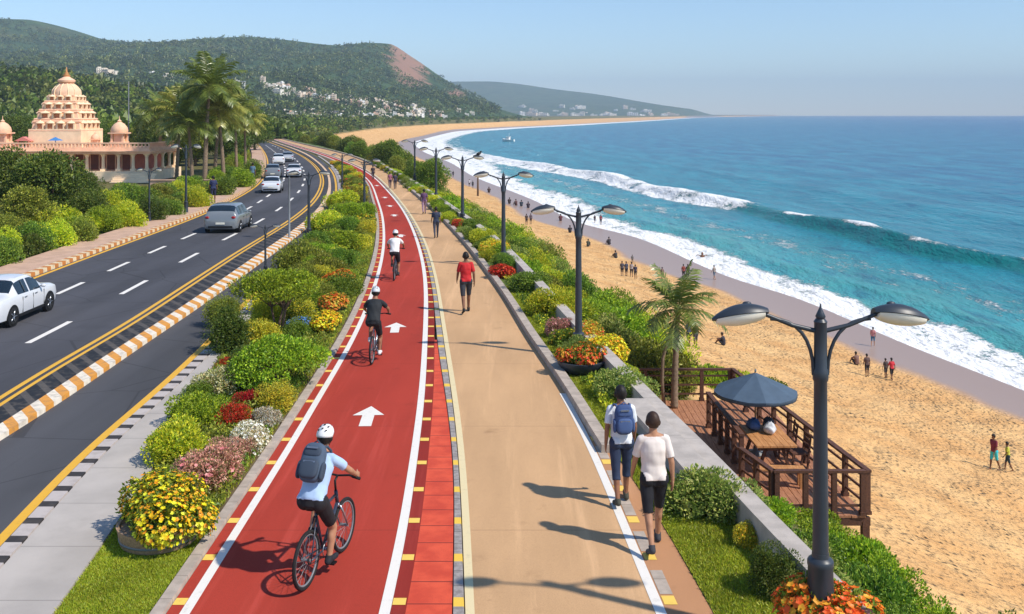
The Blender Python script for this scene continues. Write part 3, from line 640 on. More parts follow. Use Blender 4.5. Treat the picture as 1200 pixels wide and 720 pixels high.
def limbs_and_crown(seed, kind, hgt, cw, ch, trunk_h, nclump=26, leaf=0.16, per=220, flat=False, stems=1):
    """tree of height hgt; crown cw wide, ch tall -> trunk mesh, crown mesh"""
    rng = np.random.default_rng(seed); mb = MB(); zc = hgt-ch*0.5; Pts = []; Nn = []
    tips = []
    for i in range(nclump):
        a = rng.uniform(0, 2*math.pi); q = math.sqrt(rng.uniform(0.02, 1)); zz = rng.uniform(-0.5, 0.5)
        lim = math.sqrt(max(0.05, 1-(2*zz)**2)) if not flat else (1.0 if zz > -0.2 else 0.75)
        tips.append(Vector((q*lim*cw*0.40*math.cos(a), q*lim*cw*0.40*math.sin(a), zc+zz*ch*0.82)) if not flat else Vector((q*cw*.42*math.cos(a), q*cw*.42*math.sin(a), hgt-ch*(.30+.55*q*q)+zz*ch*.25)))
    r0 = 0.028*hgt+0.02
    for s in range(stems):
        b = Vector((0.05*hgt*(s-(stems-1)/2), 0.03*hgt*(s % 2), 0)); t = Vector((rng.normal(0, .05)*hgt+b.x*2.5, rng.normal(0, .03)*hgt+b.y*2, trunk_h))
        mb.tube([b, b.lerp(t, 0.5)+Vector((rng.normal(0, .02), rng.normal(0, .02), 0))*hgt, t], [r0*1.25/stems**.5, r0/stems**.5, r0*.8/stems**.5], 7)
        for tp in tips[s::stems][:9]:
            mid = t.lerp(tp, 0.5)+Vector((0, 0, 0.05*hgt)); mb.tube([t, mid, tp], [r0*.6/stems**.5, r0*.34/stems**.5, r0*.12], 5, cap=False)
    for tp in tips:
        r = rng.uniform(0.17, 0.27)*cw*(0.62 if flat else 1); k = per; d = rng.normal(0, 1, (k, 3)); d /= np.linalg.norm(d, axis=1)[:, None]
        p = np.array(tp)+d*r*rng.uniform(0.35, 1, (k, 1))**0.5*np.array([1, 1, 0.55 if flat else 0.8]); Pts.append(p); Nn.append(d+[0, 0, 0.3])
    P = np.concatenate(Pts); Nr = np.concatenate(Nn); cl = pick(PAL[kind], len(P), rng)
    tint = np.repeat(1+rng.normal(0, 0.16, nclump), per); cl = cl*tint[:, None].clip(0.6, 1.5)
    V, C = leaves(P, Nr, leaf, 0.6, cl, rng, 0.8)
    me = quadmesh('crown', V, C); me.materials.append(M['leaf'])
    tm = mb.mesh('trunk', True); tm.materials.append(M['bark']); return tm, me
_tp = {}
def tree(key, x, y, z, s, label, group=None, sz=None, name='tree'):
    if key not in _tp:
        _tp[key] = limbs_and_crown(*TREES[key][0], **TREES[key][1])
    t, c = _tp[key]; r = thing(name, label, 'tree', (x, y, z), random.uniform(0, 6.28), group); r.scale = (s, s, sz or s)
    link('trunk', t, None, r); link('crown', c, None, r); return r
TREES = {   # seed, palette, height, crown width, crown height, trunk height
 'dense1': ((1, 'dark', 5.0, 5.0, 4.2, 1.2), dict(nclump=46, leaf=0.20, per=260)),
 'dense2': ((2, 'forest', 5.0, 4.6, 4.4, 1.2), dict(nclump=46, leaf=0.20, per=260)),
 'dense3': ((3, 'green', 5.0, 4.6, 4.2, 1.2), dict(nclump=42, leaf=0.20, per=260)),
 'light':  ((4, 'olive', 5.0, 4.2, 4.0, 1.4), dict(nclump=36, leaf=0.20, per=220)),
 'umbrella': ((5, 'bright', 1.85, 2.45, 0.62, 0.80), dict(nclump=46, leaf=0.065, per=330, flat=True, stems=4)),
 'dome':   ((6, 'bright', 1.15, 2.15, 0.85, 0.30), dict(nclump=46, leaf=0.065, per=330, flat=True, stems=3)),
}

# palms
def frond(mb, base, az, el, L, droop, leafl, rng, dens=22, wid=0.05):
    d = Vector((math.cos(az)*math.cos(el), math.sin(az)*math.cos(el), math.sin(el))); p = Vector(base); pts = [p.copy()]
    n = 9; st = L/n
    for i in range(n):
        d = (d+Vector((0, 0, -droop*(0.25+1.1*i/n)))).normalized(); p = p+d*st; pts.append(p.copy())
    mb.tube(pts, [0.022*L*(1-0.9*i/n)*0.5+0.002 for i in range(n+1)], 4, cap=False, mi=1)
    for i in range(dens):
        t = 0.14+0.85*i/dens; k = min(int(t*n), n-1); q = pts[k].lerp(pts[k+1], t*n-k); ax = (pts[k+1]-pts[k]).normalized()
        side = ax.cross(Vector((0, 0, 1))); side = side.normalized() if side.length > 1e-3 else Vector((1, 0, 0)); up = side.cross(ax)
        ll = leafl*(0.45+1.1*math.sin(math.pi*min(1, t*0.86+0.1)))*rng.uniform(0.85, 1.15)
        for sg in (-1, 1):
            a = (side*sg*0.86+ax*0.55+up*rng.uniform(-0.25, 0.12)).normalized(); w = ax*wid*L*0.5
            m1 = q+a*ll*0.55-Vector((0, 0, 0.06*ll)); e = q+a*ll-Vector((0, 0, 0.32*ll))
            mb.add([q-w*0.5, m1-w*0.7, e, m1+w*0.7, q+w*0.5], [(0, 1, 3, 4), (1, 2, 3)])
def palm_leaf_mat(name, c0, c1):
    m, nt, b = nm(name); nt.nodes.remove(b)
    c = mixc(nt, ss(nt, noise(nt, 2.5, 4), 0.3, 0.7), c0, c1)
    d = N(nt, 'ShaderNodeBsdfDiffuse', {'Color': c}); t = N(nt, 'ShaderNodeBsdfTranslucent', {'Color': c}); g = N(nt, 'ShaderNodeBsdfGlossy', {'Color': (1, 1, 1, 1), 'Roughness': 0.4})
    a = N(nt, 'ShaderNodeMixShader', {0: 0.3, 1: d.outputs[0], 2: t.outputs[0]}); a2 = N(nt, 'ShaderNodeMixShader', {0: 0.06, 1: a.outputs[0], 2: g.outputs[0]})
    nt.links.new(a2.outputs[0], nt.nodes['Material Output'].inputs[0]); return m
M['frond'] = palm_leaf_mat('palm_frond', S(86, 106, 42), S(132, 144, 58)); M['frond_y'] = palm_leaf_mat('palm_frond_yellow', S(136, 144, 54), S(180, 174, 84)); M['rachis'] = pm('rachis', S(132, 134, 70), 0.7)
def palm_meshes(seed, H, L, nf, lean, leafl, tr, fm, dens=22):
    rng = random.Random(seed); tb = MB(); n = 12
    pts = [Vector((lean*(i/n)**1.6, 0.3*lean*(i/n), H*i/n)) for i in range(n+1)]
    fine = []; rr = []
    for i in range(n*3+1):
        t = i/3; k = min(int(t), n-1); fine.append(pts[k].lerp(pts[k+1], t-k)); rr.append(tr*(1.35-0.6*i/(n*3))*(1.12 if i % 2 else 0.96))
    tb.tube(fine, rr, 9); tm = tb.mesh('trunk', True); tm.materials.append(M['palm_bark'])
    cb = MB(); top = pts[-1]
    for i in range(nf):
        lvl = i/nf; az = i*2.4+rng.uniform(-.3, .3); el = R(78-95*lvl)+rng.uniform(-.12, .12)
        frond(cb, top, az, el, L*rng.uniform(0.85, 1.1), 0.13+0.10*lvl, leafl, rng, dens)
    cb.ball(top, (tr*1.5, tr*1.5, tr*2.2), mi=1)
    cm = cb.mesh('crown'); cm.materials.append(fm); cm.materials.append(M['rachis']); return tm, cm
_pp = {}
def palm(args, loc, s, label, group=None, rz=0):
    if args not in _pp: _pp[args] = palm_meshes(args[0], args[1], args[2], args[3], args[4], args[5], args[6], M[args[7]])
    t, c = _pp[args]; r = thing('palm_tree', label, 'palm', loc, rz, group); r.scale = (s, s, s)
    link('trunk', t, None, r); link('crown', c, None, r); return r

# ------------------------------------------------------------ sea wall and stone bench
def wall_strip(name, fl, fr, zt, zb, mat, d0, d1, label, cat):
    o = ribbon(name, fl, fr, zt, mat, d0, d1, base=zb, kind=None)
    return tag(o, label, cat)
wall_strip('sea_wall', off(XW, -0.32), XW, 0.45, -3.9, M['stone'], 4.5, 112, 'long low pale concrete wall between the planted strip and the beach', 'wall')
bd0, bd1 = 15.2, 19.0
bench = thing('stone_bench', 'wide grey stone slab bench built against the low wall above the deck', 'bench', (float(XW(17)), 17, 0))
def local_ribbon(name, fl, fr, zt, zb, mat, d0, d1, par):
    o = ribbon(name, fl, fr, zt, mat, d0, d1, base=zb, parent=par); o.matrix_parent_inverse = Matrix.Translation(-par.location); return o
local_ribbon('seat_slab', off(XW, -0.80), off(XW, -0.325), 0.50, 0.40, M['stone'], bd0, bd1, bench)
local_ribbon('base', off(XW, -0.68), off(XW, -0.33), 0.398, 0.0, M['concrete'], bd0+0.1, bd1-0.1, bench)

# ------------------------------------------------------------ street lamps
def lamp_meshes():
    P = {}
    b = MB(); b.lathe([(0.170, 0), (0.170, 0.03), (0.158, 0.05), (0.130, 0.545), (0.137, 0.555), (0.137, 0.585), (0.128, 0.595), (0.092, 0.61), (0.088, 0.64)], seg=20); P['base'] = (b.mesh('base', True), 'lamp_metal')
    b = MB(); b.lathe([(0.088, 0.60), (0.080, 1.5), (0.070, 2.6), (0.070, 2.86), (0.082, 2.88), (0.082, 2.98), (0.070, 3.0), (0.066, 3.48), (0.072, 3.50), (0.05, 3.53)], seg=20); P['post'] = (b.mesh('post', True), 'lamp_metal')
    b = MB(); b.lathe([(0.04, 3.525), (0.055, 3.555), (0.035, 3.60), (0.012, 3.65), (0.006, 3.69)], seg=12); P['finial'] = (b.mesh('finial', True), 'lamp_metal')
    for s, n in ((1, 'arm_r'), (-1, 'arm_l')):
        b = MB()
        b.tube([(s*0.05, 0, 3.40), (s*0.30, 0, 3.46), (s*0.55, 0, 3.56), (s*0.78, 0, 3.645)], [0.026, 0.024, 0.022, 0.02], 8)
        pts = []
        for i in range(9):
            t = i/8; pts.append((s*(0.075+0.46*t**1.9), 0, 2.93+0.60*math.sin(t*math.pi/2)**0.85))
        b.tube(pts, [0.02]*9, 8); P[n] = (b.mesh('arm', True), 'lamp_metal')
        # hood: a half shell, blunt near the arm, long towards the tip, tilted outwards
        b = MB(); h = MB(); nx, na = 14, 12; rot = Matrix.Rotation(s*R(7), 3, 'Y') @ Matrix.Rotation(R(-24), 3, 'X'); org = Vector((s*0.56, 0, 3.585))
        def sec(i, sc=1.0, dz=0.0):
            t = i/nx; x = 0.60*t; w = 0.155*sc*max(0.02, math.sin(math.pi*min(1, 0.10+0.88*t))**0.62); hh = 0.135*max(0.03, math.sin(math.pi*(0.12+0.84*t))**0.8)
            return x, w, hh
        vs = []; 
        for i in range(nx+1):
            x, w, hh = sec(i)
            for k in range(na+1):
                a = math.pi*k/na; vs.append(org+rot @ Vector((s*x, w*math.cos(a), hh*math.sin(a))))
        fs = [(i*(na+1)+k, i*(na+1)+k+1, (i+1)*(na+1)+k+1, (i+1)*(na+1)+k) for i in range(nx) for k in range(na)]
        fs += [tuple(range(na+1)), tuple(nx*(na+1)+k for k in range(na, -1, -1))]
        # rim underside ring so the shell has a floor
        fs += [(i*(na+1), (i+1)*(na+1), (i+1)*(na+1)+na, i*(na+1)+na) for i in range(nx)]
        b.add(vs, fs); b.ball(org+rot @ Vector((s*0.20, 0, 0.135)), (0.05, 0.03, 0.022)); P[n.replace('arm', 'hood')] = (b.mesh('lamp_head', True), 'lamp_metal')
        vs = []
        for i in range(1, nx):
            x, w, hh = sec(i)
            for k in range(7):
                a = -math.pi*k/6; vs.append(org+rot @ Vector((s*x, w*0.9*math.cos(a), -0.004+0.085*math.sin(math.pi*i/nx)**.5*math.sin(a))))
        fs = [(i*7+k, i*7+k+1, (i+1)*7+k+1, (i+1)*7+k) for i in range(nx-2) for k in range(6)]+[tuple(range(7)), tuple((nx-2)*7+k for k in range(6, -1, -1))]
        fs += [(i*7, (i+1)*7, (i+1)*7+6, i*7+6) for i in range(nx-2)]
        h.add(vs, fs); P[n.replace('arm', 'lens')] = (h.mesh('lens', True), 'lens')
    for me, mt in P.values():
        me.materials.append(M[mt]); 
        try: me.set_sharp_from_angle(angle=R(50))
        except Exception: pass
    return P
LM = lamp_meshes()
def lamp(loc, s, label, group, rz=0):
    r = thing('street_lamp', label, 'street lamp', loc, rz, group); r.scale = (s, s, s)
    for k in ('base', 'post', 'finial'): link(k, LM[k][0], None, r)
    for sd in 'rl':
        link('arm', LM['arm_'+sd][0], None, r); h = link('lamp_head', LM['hood_'+sd][0], None, r); link('lens', LM['lens_'+sd][0], None, h)
    return r
gB = 'double armed street lamps along the promenade'
lamp_at = {}
for x, y, lab in ((961.5, 761, 'largest black double armed street lamp, rising from orange flowers near the wooden deck'),
                  (678, 419, 'black double armed street lamp standing behind the round bowl planter of orange flowers'),
                  (590, 314, 'black double armed street lamp standing beside yellow flowers, third along the sea wall'),
                  (542, 263, 'black double armed street lamp with a dark bird on one head'),
                  (511, 237, 'double armed street lamp seen just left of the lamp that carries a bird'),
                  (486, 214, 'small distant double armed lamp beside the leafy tree near the bend')):
    p = G(x, y); lamp_at[int(x)] = lamp(p, 1.02 if y < 500 else 1.05, lab, gB, random.uniform(-.04, .04) if y < 500 else 0)
    if y > 500: [setattr(c, 'scale', (1, 1, 1.62)) for c in lamp_at[int(x)].children if c.name.startswith('base')]
gG = 'double armed street lamps in the planted median'
for x, y, top, lab in ((311, 321, 263, 'short black double armed lamp behind the umbrella shaped tree'),
                       (362, 281, 200, 'tall thin dark double armed lamp at the outer edge of the planted bed'),
                       (401, 221, 180, 'small far double armed lamp in the bed near the road bend'),
                       (427, 248, 186, 'dark double armed lamp right beside the red track edge far away')):
    p = G(x, y); lamp(p, (y-top)*p.y/F/3.69, lab, gG)
gL = 'street lamps on the sidewalk by the temple'
p = G(218, 249, .14); lamp(p, 80*p.y/F/3.69, 'tall dark double armed lamp on the sidewalk in front of the palms', gL).scale = (.8, .8, 80*p.y/F/3.69)
p = G(175, 259, .14); lamp(p, 80*p.y/F/3.69, 'tall lamp on the sidewalk standing in front of the temple corner', gL).scale = (.62, .62, 62*p.y/F/3.69)
for x, y, top, lab in ((339, 281, 207, 'slim pale grey pole standing at the striped median kerb'),):
    p = G(x, y); b = MB(); hh = (y-top)*p.y/F; b.lathe([(0.09, 0), (0.09, 0.06), (0.055, 0.09), (0.04, hh-0.1), (0.05, hh-0.08), (0.02, hh)], seg=10)
    o = b.build('pole', M['grey_metal'], smooth=True); o.location = p; tag(o, lab, 'pole')
# the bird on the fourth lamp
b = MB(); b.ball((0, 0, 0.11), (0.075, 0.15, 0.085), rot=Matrix.Rotation(R(25), 3, 'X')); b.ball((0, 0.13, 0.22), (0.05, 0.06, 0.05)); b.lathe([(0.016, 0), (0.001, 0.07)], (0, 0.17, 0.22), 6)
b.add([(-0.04, -0.10, 0.08), (0.04, -0.10, 0.08), (0.05, -0.30, 0.02), (-0.05, -0.30, 0.02), (-0.04, -0.10, 0.06), (0.04, -0.10, 0.06), (0.05, -0.30, 0.0), (-0.05, -0.30, 0.0)], [(0,1,2,3), (4,7,6,5), (0,4,5,1), (2,6,7,3), (0,3,7,4), (1,5,6,2)])
b.tube([(0.03, 0, 0.05), (0.03, 0, -0.03)], 0.008, 5); b.tube([(-0.03, 0, 0.05), (-0.03, 0, -0.03)], 0.008, 5)
bird = b.build('bird', M['black'], smooth=True); l4 = lamp_at[542]; bird.location = l4.location+Vector((0.86*1.02, 0, 3.655*1.02)); bird.rotation_euler = (0, 0, R(-70)); tag(bird, 'dark bird perched on the right head of a street lamp', 'bird')

# ------------------------------------------------------------ wooden deck by the beach
ZD = -3.0
dk = thing('wooden_deck', 'brown plank deck on posts beside the sand below the wall', 'deck', (5.0, 26, ZD))
b = MB(); x = -3.0
dx0, dx1, dy0, dy1 = 2.5, 8.05, 22.0, 30.9
n = int((dx1-dx0)/0.16)
for i in range(n):
    xa = dx0+i*0.16; b.box((xa+0.08-5.0, (dy0+dy1)/2-26+random.uniform(-.02, .02), -0.03+random.uniform(-.003, .003)), (0.148, dy1-dy0, 0.05))
b.build('plank_floor', M['deck_wood'], dk)
b = MB()
for yy in (dy0+0.08, (dy0+dy1)/2, dy1-0.08): b = MB(); b.box(((dx0+dx1)/2-5, yy-26, -0.15), (dx1-dx0, 0.10, 0.18)); b.build('joist', M['rail_wood'], dk)
for xx in (dx0+0.1, 5.3, dx1-0.1):
    for yy in (dy0+0.1, 26.3, dy1-0.1):
        b = MB(); b.box((xx-5, yy-26, -0.9), (0.16, 0.16, 1.5)); b.build('post', M['rail_wood'], dk)
def railing(name, a, c, npost, label, hgt=0.95, rails=3, wide=0.13):
    a, c = Vector(a), Vector(c); mid = (a+c)/2; r = thing(name, label, 'railing', (mid.x, mid.y, a.z), 0, 'wooden railings of the beach deck')
    a2, c2 = a-Vector((mid.x, mid.y, a.z)), c-Vector((mid.x, mid.y, a.z)); rz = math.atan2(c.y-a.y, c.x-a.x)
    for i in range(npost):
        p = a2.lerp(c2, i/(npost-1)); b = MB(); b.box(p+Vector((0, 0, hgt/2)), (0.11, 0.11, hgt), rz); b.box(p+Vector((0, 0, 0.04)), (0.15, 0.15, 0.08), rz); b.build('post', M['rail_wood'], r)
    b = MB(); d = (c2-a2).normalized()*0.08; b.bar(a2-d+Vector((0, 0, hgt+0.03)), c2+d+Vector((0, 0, hgt+0.03)), wide, 0.055); b.build('top_rail', M['rail_wood'], r)
    for k in range(rails):
        z = hgt*(0.22+0.6*k/max(1, rails-1)); b = MB(); b.bar(a2+Vector((0, 0, z)), c2+Vector((0, 0, z)), 0.035, 0.05); b.build('rail', M['rail_wood'], r)
    return r
railing('deck_railing', (8.0, 22.1, ZD), (6.95, 30.8, ZD), 9, 'long dark wooden railing on the sand side of the deck')
railing('deck_railing', (3.3, 30.85, ZD), (6.85, 30.85, ZD), 5, 'wooden railing at the far end of the deck in front of the palm shrubs')
railing('deck_railing', (5.95, 22.05, ZD), (7.88, 22.05, ZD), 4, 'short wooden railing across the near end of the deck above leafy shrubs', rails=1)
railing('deck_railing', (5.50, 23.5, ZD), (5.85, 22.10, ZD), 3, 'short slanted wooden railing at the near inner corner of the deck')
railing('deck_railing', (5.65, 28.2, ZD), (5.75, 24.6, ZD), 6, 'dark wooden railing dividing the deck beside the table')
# picnic table with attached bench
tb = thing('picnic_table', 'light brown wooden picnic table with a bench under the parasol', 'table', (6.55, 25.2, ZD), R(2))
b = MB()
for i in range(6): b.box((-0.425+i*0.17, 0, 0.74), (0.16, 1.7, 0.045))
b.build('tabletop', M['table_wood'], tb)
for sy in (-1, 1):
    for sx in (-1, 1):
        b = MB(); b.bar((sx*0.18, sy*0.6, 0.72), (sx*0.42, sy*0.6, 0.0), 0.07, 0.07); b.build('leg', M['rail_wood'], tb)
b = MB(); b.box((0, -0.6, 0.62), (0.8, 0.07, 0.09)); b.box((0, 0.6, 0.62), (0.8, 0.07, 0.09)); b.build('brace', M['rail_wood'], tb)
bn = thing('wooden_bench', 'low wooden bench in front of the picnic table on the deck', 'bench', (6.45, 23.75, ZD), R(-4))
b = MB(); [b.box((0, -0.12+0.12*i, 0.43), (1.25, 0.11, 0.04)) for i in range(3)]; b.build('seat', M['table_wood'], bn)
for sx in (-1, 1):
    b = MB(); b.box((sx*0.52, -0.12, 0.205), (0.08, 0.08, 0.41)); b.build('leg', M['table_wood'], bn); b = MB(); b.box((sx*0.52, 0.12, 0.205), (0.08, 0.08, 0.41)); b.build('leg', M['table_wood'], bn)
# folding chair at the table
def chair(loc, rz, label):
    c = thing('chair', label, 'chair', loc, rz, 'chairs at the deck table')
    b = MB(); b.box((0, 0, 0.44), (0.42, 0.42, 0.04)); b.build('seat', M['rail_wood'], c)
    b = MB(); [b.box((0, -0.215-0.02*i, 0.58+0.14*i), (0.40, 0.025, 0.09)) for i in range(3)]; b.build('backrest', M['rail_wood'], c)
    for sx in (-1, 1):
        b = MB(); b.bar((sx*0.19, 0.19, 0.42), (sx*0.19, 0.22, 0), 0.04, 0.04); b.build('leg', M['rail_wood'], c)
        b = MB(); b.bar((sx*0.19, -0.27, 0.92), (sx*0.19, -0.17, 0.0), 0.04, 0.04); b.build('leg', M['rail_wood'], c)
chair((7.25, 24.9, ZD), R(95), 'dark wooden chair on the sand side of the picnic table')
chair((7.2, 25.8, ZD), R(85), 'dark wooden chair at the far sand side corner of the table')
# clutter on the table: blue and white bags
for i, (dx, dy, w, col, lab) in enumerate(((-0.24, 0.42, 0.36, 'blue_cloth', 'blue cloth bag lying on the picnic table'), (0.10, 0.10, 0.30, 'white_cloth', 'white cloth bag in the middle of the picnic table'), (0.18, 0.55, 0.28, 'dark_cloth', 'dark bag at the far end of the picnic table'))):
    if col not in M: M[col] = pm(col, S(206, 208, 212) if col[0] == 'w' else S(48, 54, 66), 0.85, 0.15, 8)
    b = MB(); rg = random.Random(i); vs = []
    b.ball((0, 0, 0.12), (w/2, w*0.62, 0.13), 16, 10); b.v = [(p[0]*(1+0.14*math.sin(p[1]*23+i)), p[1]*(1+0.1*math.sin(p[0]*31)), max(0.0, p[2]*(1+0.22*math.sin(p[0]*19+p[1]*27+i)))) for p in b.v]
    r = b.build('bag', M[col], smooth=True); tag(r, lab, 'bag', 'bags on the deck table'); r.location = (6.55+dx, 25.2+dy, ZD+0.765)
    h = MB(); h.tube([(-w*.2, 0, 0.2), (-w*.12, 0.02, 0.31), (w*.12, 0.02, 0.31), (w*.2, 0, 0.2)], 0.012, 6); h.build('handle', M[col], r, True)
# parasol
ur = thing('parasol', 'slate blue parasol with a pointed octagonal canopy over the deck table', 'parasol', (6.45, 26.0, ZD))
b = MB(); b.lathe([(0.26, 0), (0.26, 0.05), (0.07, 0.09), (0.05, 0.22)], seg=16); b.build('base', M['grey_metal'], ur, True)
b = MB(); b.lathe([(0.026, 0.2), (0.026, 2.16)], seg=10); b.build('pole', M['table_wood'], ur, True)
b = MB(); vs = [(0, 0, 2.16)]; nr = 8
for ring, (rr_, zz) in enumerate(((0.35, 2.01), (0.75, 1.835), (1.10, 1.665))):
    for k in range(nr*4):
        a = 2*math.pi*k/(nr*4); sag = abs((k % 4)/4-0.5)*2; fl = rr_*(1-0.045*(1-sag)); vs.append((fl*math.cos(a), fl*math.sin(a), zz-0.03*(1-sag)*rr_))
for k in range(nr*4):
    a = 2*math.pi*k/(nr*4); sag = abs((k % 4)/4-0.5)*2; fl = 1.105*(1-0.045*(1-sag)); vs.append((fl*math.cos(a), fl*math.sin(a), 1.57-0.03*(1-sag)))
m_ = nr*4; fs = [(0, 1+k, 1+(k+1) % m_) for k in range(m_)]
for q in range(3): fs += [(1+q*m_+k, 1+q*m_+(k+1) % m_, 1+(q+1)*m_+(k+1) % m_, 1+(q+1)*m_+k) for k in range(m_)]
b.add(vs, fs); cn = b.build('canopy', M['umbrella'], ur, auto=14)
sm = cn.modifiers.new('thick', 'SOLIDIFY'); sm.thickness = 0.012
b = MB(); b.ball((0, 0, 2.20), (0.03, 0.03, 0.05)); b.build('finial', M['grey_metal'], ur, True)
for k in range(8):
    a = 2*math.pi*k/8; b = MB(); b.tube([(0.03*math.cos(a), 0.03*math.sin(a), 2.11), (1.07*math.cos(a), 1.07*math.sin(a), 1.655)], 0.009, 5); b.build('rib', M['table_wood'], ur)

# ------------------------------------------------------------ temple
tx, ty = (78-CX)*92.2/F, 88.0
tp = thing('temple', 'peach stone temple with a stepped pointed tower and a columned porch behind the trees', 'temple', (tx, ty, 0))
sc = 88/F                                        # metres per photo pixel at that distance
def zz(y, yl=4.2): return CH-(y-HY)*(88+yl)/F
def lx(px, yl=0.0): return (px-CX)*(88+yl)/F-tx
st = 92.2/F
def temple():
    X0, X1 = -14.0, lx(174, 0)
    b = MB(); b.box(((X0+X1)/2, 3.4, 0.45), (X1-X0+0.8, 8.2, 0.9)); b.build('plinth', M['peach_light'], tp)
    b = MB(); b.box(((X0+X1)/2-0.4, 4.6, 1.7), (X1-X0-1.6, 5.0, 1.62)); b.build('wall', M['temple_red'], tp)
    for k, px in enumerate((66, 84, 102, 121, 139, 156, 172, 48, 30, 12, -6, -24, -42, -60)):
        b = MB(); x = lx(px, .1); b.box((x, 0.1, 1.0), (0.42, 0.42, 0.2)); b.lathe([(0.17, 1.1), (0.14, 1.3), (0.13, 2.1), (0.19, 2.28), (0.23, 2.34)], (x, 0.1, 0), 12); b.box((x, 0.1, 2.40), (0.46, 0.46, 0.12)); b.build('column', M['peach_light'], tp, True, auto=40)
    for yy in (1.9, 3.7, 5.5, 7.0):
        b = MB(); x = X1-.05; b.box((x, yy, 1.0), (0.42, 0.42, 0.2)); b.lathe([(0.17, 1.1), (0.14, 1.3), (0.13, 2.1), (0.19, 2.28), (0.23, 2.34)], (x, yy, 0), 12); b.box((x, yy, 2.40), (0.46, 0.46, 0.12)); b.build('column', M['peach_light'], tp, True, auto=40)
    for k, px in enumerate((93, 111, 130, 148)):
        b = MB(); x = lx(px, 2.0); b.box((x, 2.08, 1.62), (0.75, 0.06, 1.3)); d = b.build('window' if k != 1 else 'door', M['temple_dark'], tp)
        f = MB(); f.box((x-0.41, 2.06, 1.62), (0.08, 0.12, 1.46)); f.box((x+0.41, 2.06, 1.62), (0.08, 0.12, 1.46)); f.box((x, 2.06, 2.31), (0.74, 0.12, 0.08)); f.build('frame', M['sand_stone'], d)
    b = MB(); b.box(((X0+X1)/2, 3.3, 2.56), (X1-X0+0.7, 7.6, 0.20)); b.box(((X0+X1)/2, 3.3, 2.70), (X1-X0+1.2, 8.1, 0.08)); b.box(((X0+X1)/2, 3.3, 2.82), (X1-X0+0.5, 7.4, 0.16)); b.build('cornice', M['sand_stone'], tp)
    b = MB(); L = X1-X0+0.3
    b.box(((X0+X1)/2, -0.25, 2.96), (L, 0.18, 0.12)); b.box(((X0+X1)/2, -0.25, 3.40), (L, 0.22, 0.12))
    n = int(L/0.32)
    for i in range(n+1): b.box((X0-0.15+L*i/n, -0.25, 3.18), (0.13, 0.13, 0.34))
    b.box((X1+0.05, 3.2, 2.96), (0.18, 6.8, 0.12)); b.box((X1+0.05, 3.2, 3.40), (0.22, 6.8, 0.12))
    for i in range(20): b.box((X1+0.05, 0.0+i*0.33, 3.18), (0.13, 0.13, 0.34))
    b.build('parapet', M['sand_stone'], tp)
    # stepped tower: (half width px, row bottom, row top)
    cy = 4.2
    b = MB(); b.box((0, cy, (2.7+zz(151))/2), (60*st, 60*st, zz(151)-2.7)); b.build('tower_base', M['peach_light'], tp)
    tiers = [(29.5, 25.5, 154, 141), (25.5, 21.5, 141, 130), (21.5, 18, 130, 120), (17.5, 14, 120, 111.5)]
    for w0, w1, yb, yt in tiers:
        b = MB(); za, zb = zz(yb), zz(yt); hh = zb-za; r2 = math.sqrt(2)
        b.lathe([(w0*st*r2, za), (w0*st*r2*1.03, za+0.10*hh), (w0*st*r2, za+0.2*hh), ((w0-2.0)*st*r2, za+0.24*hh), (w1*st*r2*1.03, za+0.78*hh), (w1*st*r2*1.07, za+0.84*hh), (w1*st*r2*1.07, za+0.93*hh), (w1*st*r2, zb)], (0, cy, 0), 4, rz=math.pi/4)
        ni = max(3, int(w0/7))
        nb = b; fb = b
        for sd in range(4):
            Mx = Matrix.Rotation(sd*math.pi/2, 3, 'Z')
            for i in range(ni):
                u = (i-(ni-1)/2)*(2*w0*0.80*st/ni); c0 = Vector((u, -(w0-2.4)*st, za+0.46*hh)); wi = 2*w0*0.80*st/ni
                nb.box(Vector((0, cy, 0))+Mx @ c0, (wi*0.42, 0.14, hh*0.34), rot=Mx, mi=1)
                for q in (-1, 1): fb.box(Vector((0, cy, 0))+Mx @ (c0+Vector((q*wi*0.33, -0.06, 0))), (wi*0.16, 0.22, hh*0.46), rot=Mx, mi=2)
                fb.lathe([(wi*0.40, 0), (wi*0.44, hh*0.06), (wi*0.30, hh*0.16), (wi*0.10, hh*0.24), (0.01, hh*0.34)], Vector((0, cy, 0))+Mx @ (c0+Vector((0, -0.02, hh*0.24))), 8, mi=2)
        b.build('tower_tier', [M['sand_stone'], M['temple_niche'], M['peach_light']], tp)
    b = MB(); prof = [(15.5, 112), (15.5, 109), (15, 106), (12, 102), (8.5, 99), (6.5, 97.5), (9.5, 96.5), (10, 94.5), (8, 93), (5, 91.5), (3.4, 90)]
    b.lathe([(r*st, zz(y)) for r, y in prof], (0, cy, 0), 20)
    dm = b.build('dome', M['sand_stone'], tp, auto=35)
    b = MB(); 
    for k in range(12):
        a = 2*math.pi*k/12; b.tube([((r+.2)*st*math.cos(a), cy+(r+.2)*st*math.sin(a), zz(y)) for r, y in prof[:6]], 0.05, 5)
    b.build('dome_rib', M['peach_light'], dm)
    b = MB(); b.lathe([(3.6*st, zz(90)), (4.4*st, zz(88.6)), (2*st, zz(87)), (2.6*st, zz(86)), (1.0*st, zz(84.5)), (0.5*st, zz(79))], (0, cy, 0), 12); b.build('finial', M['table_wood'], tp, True)
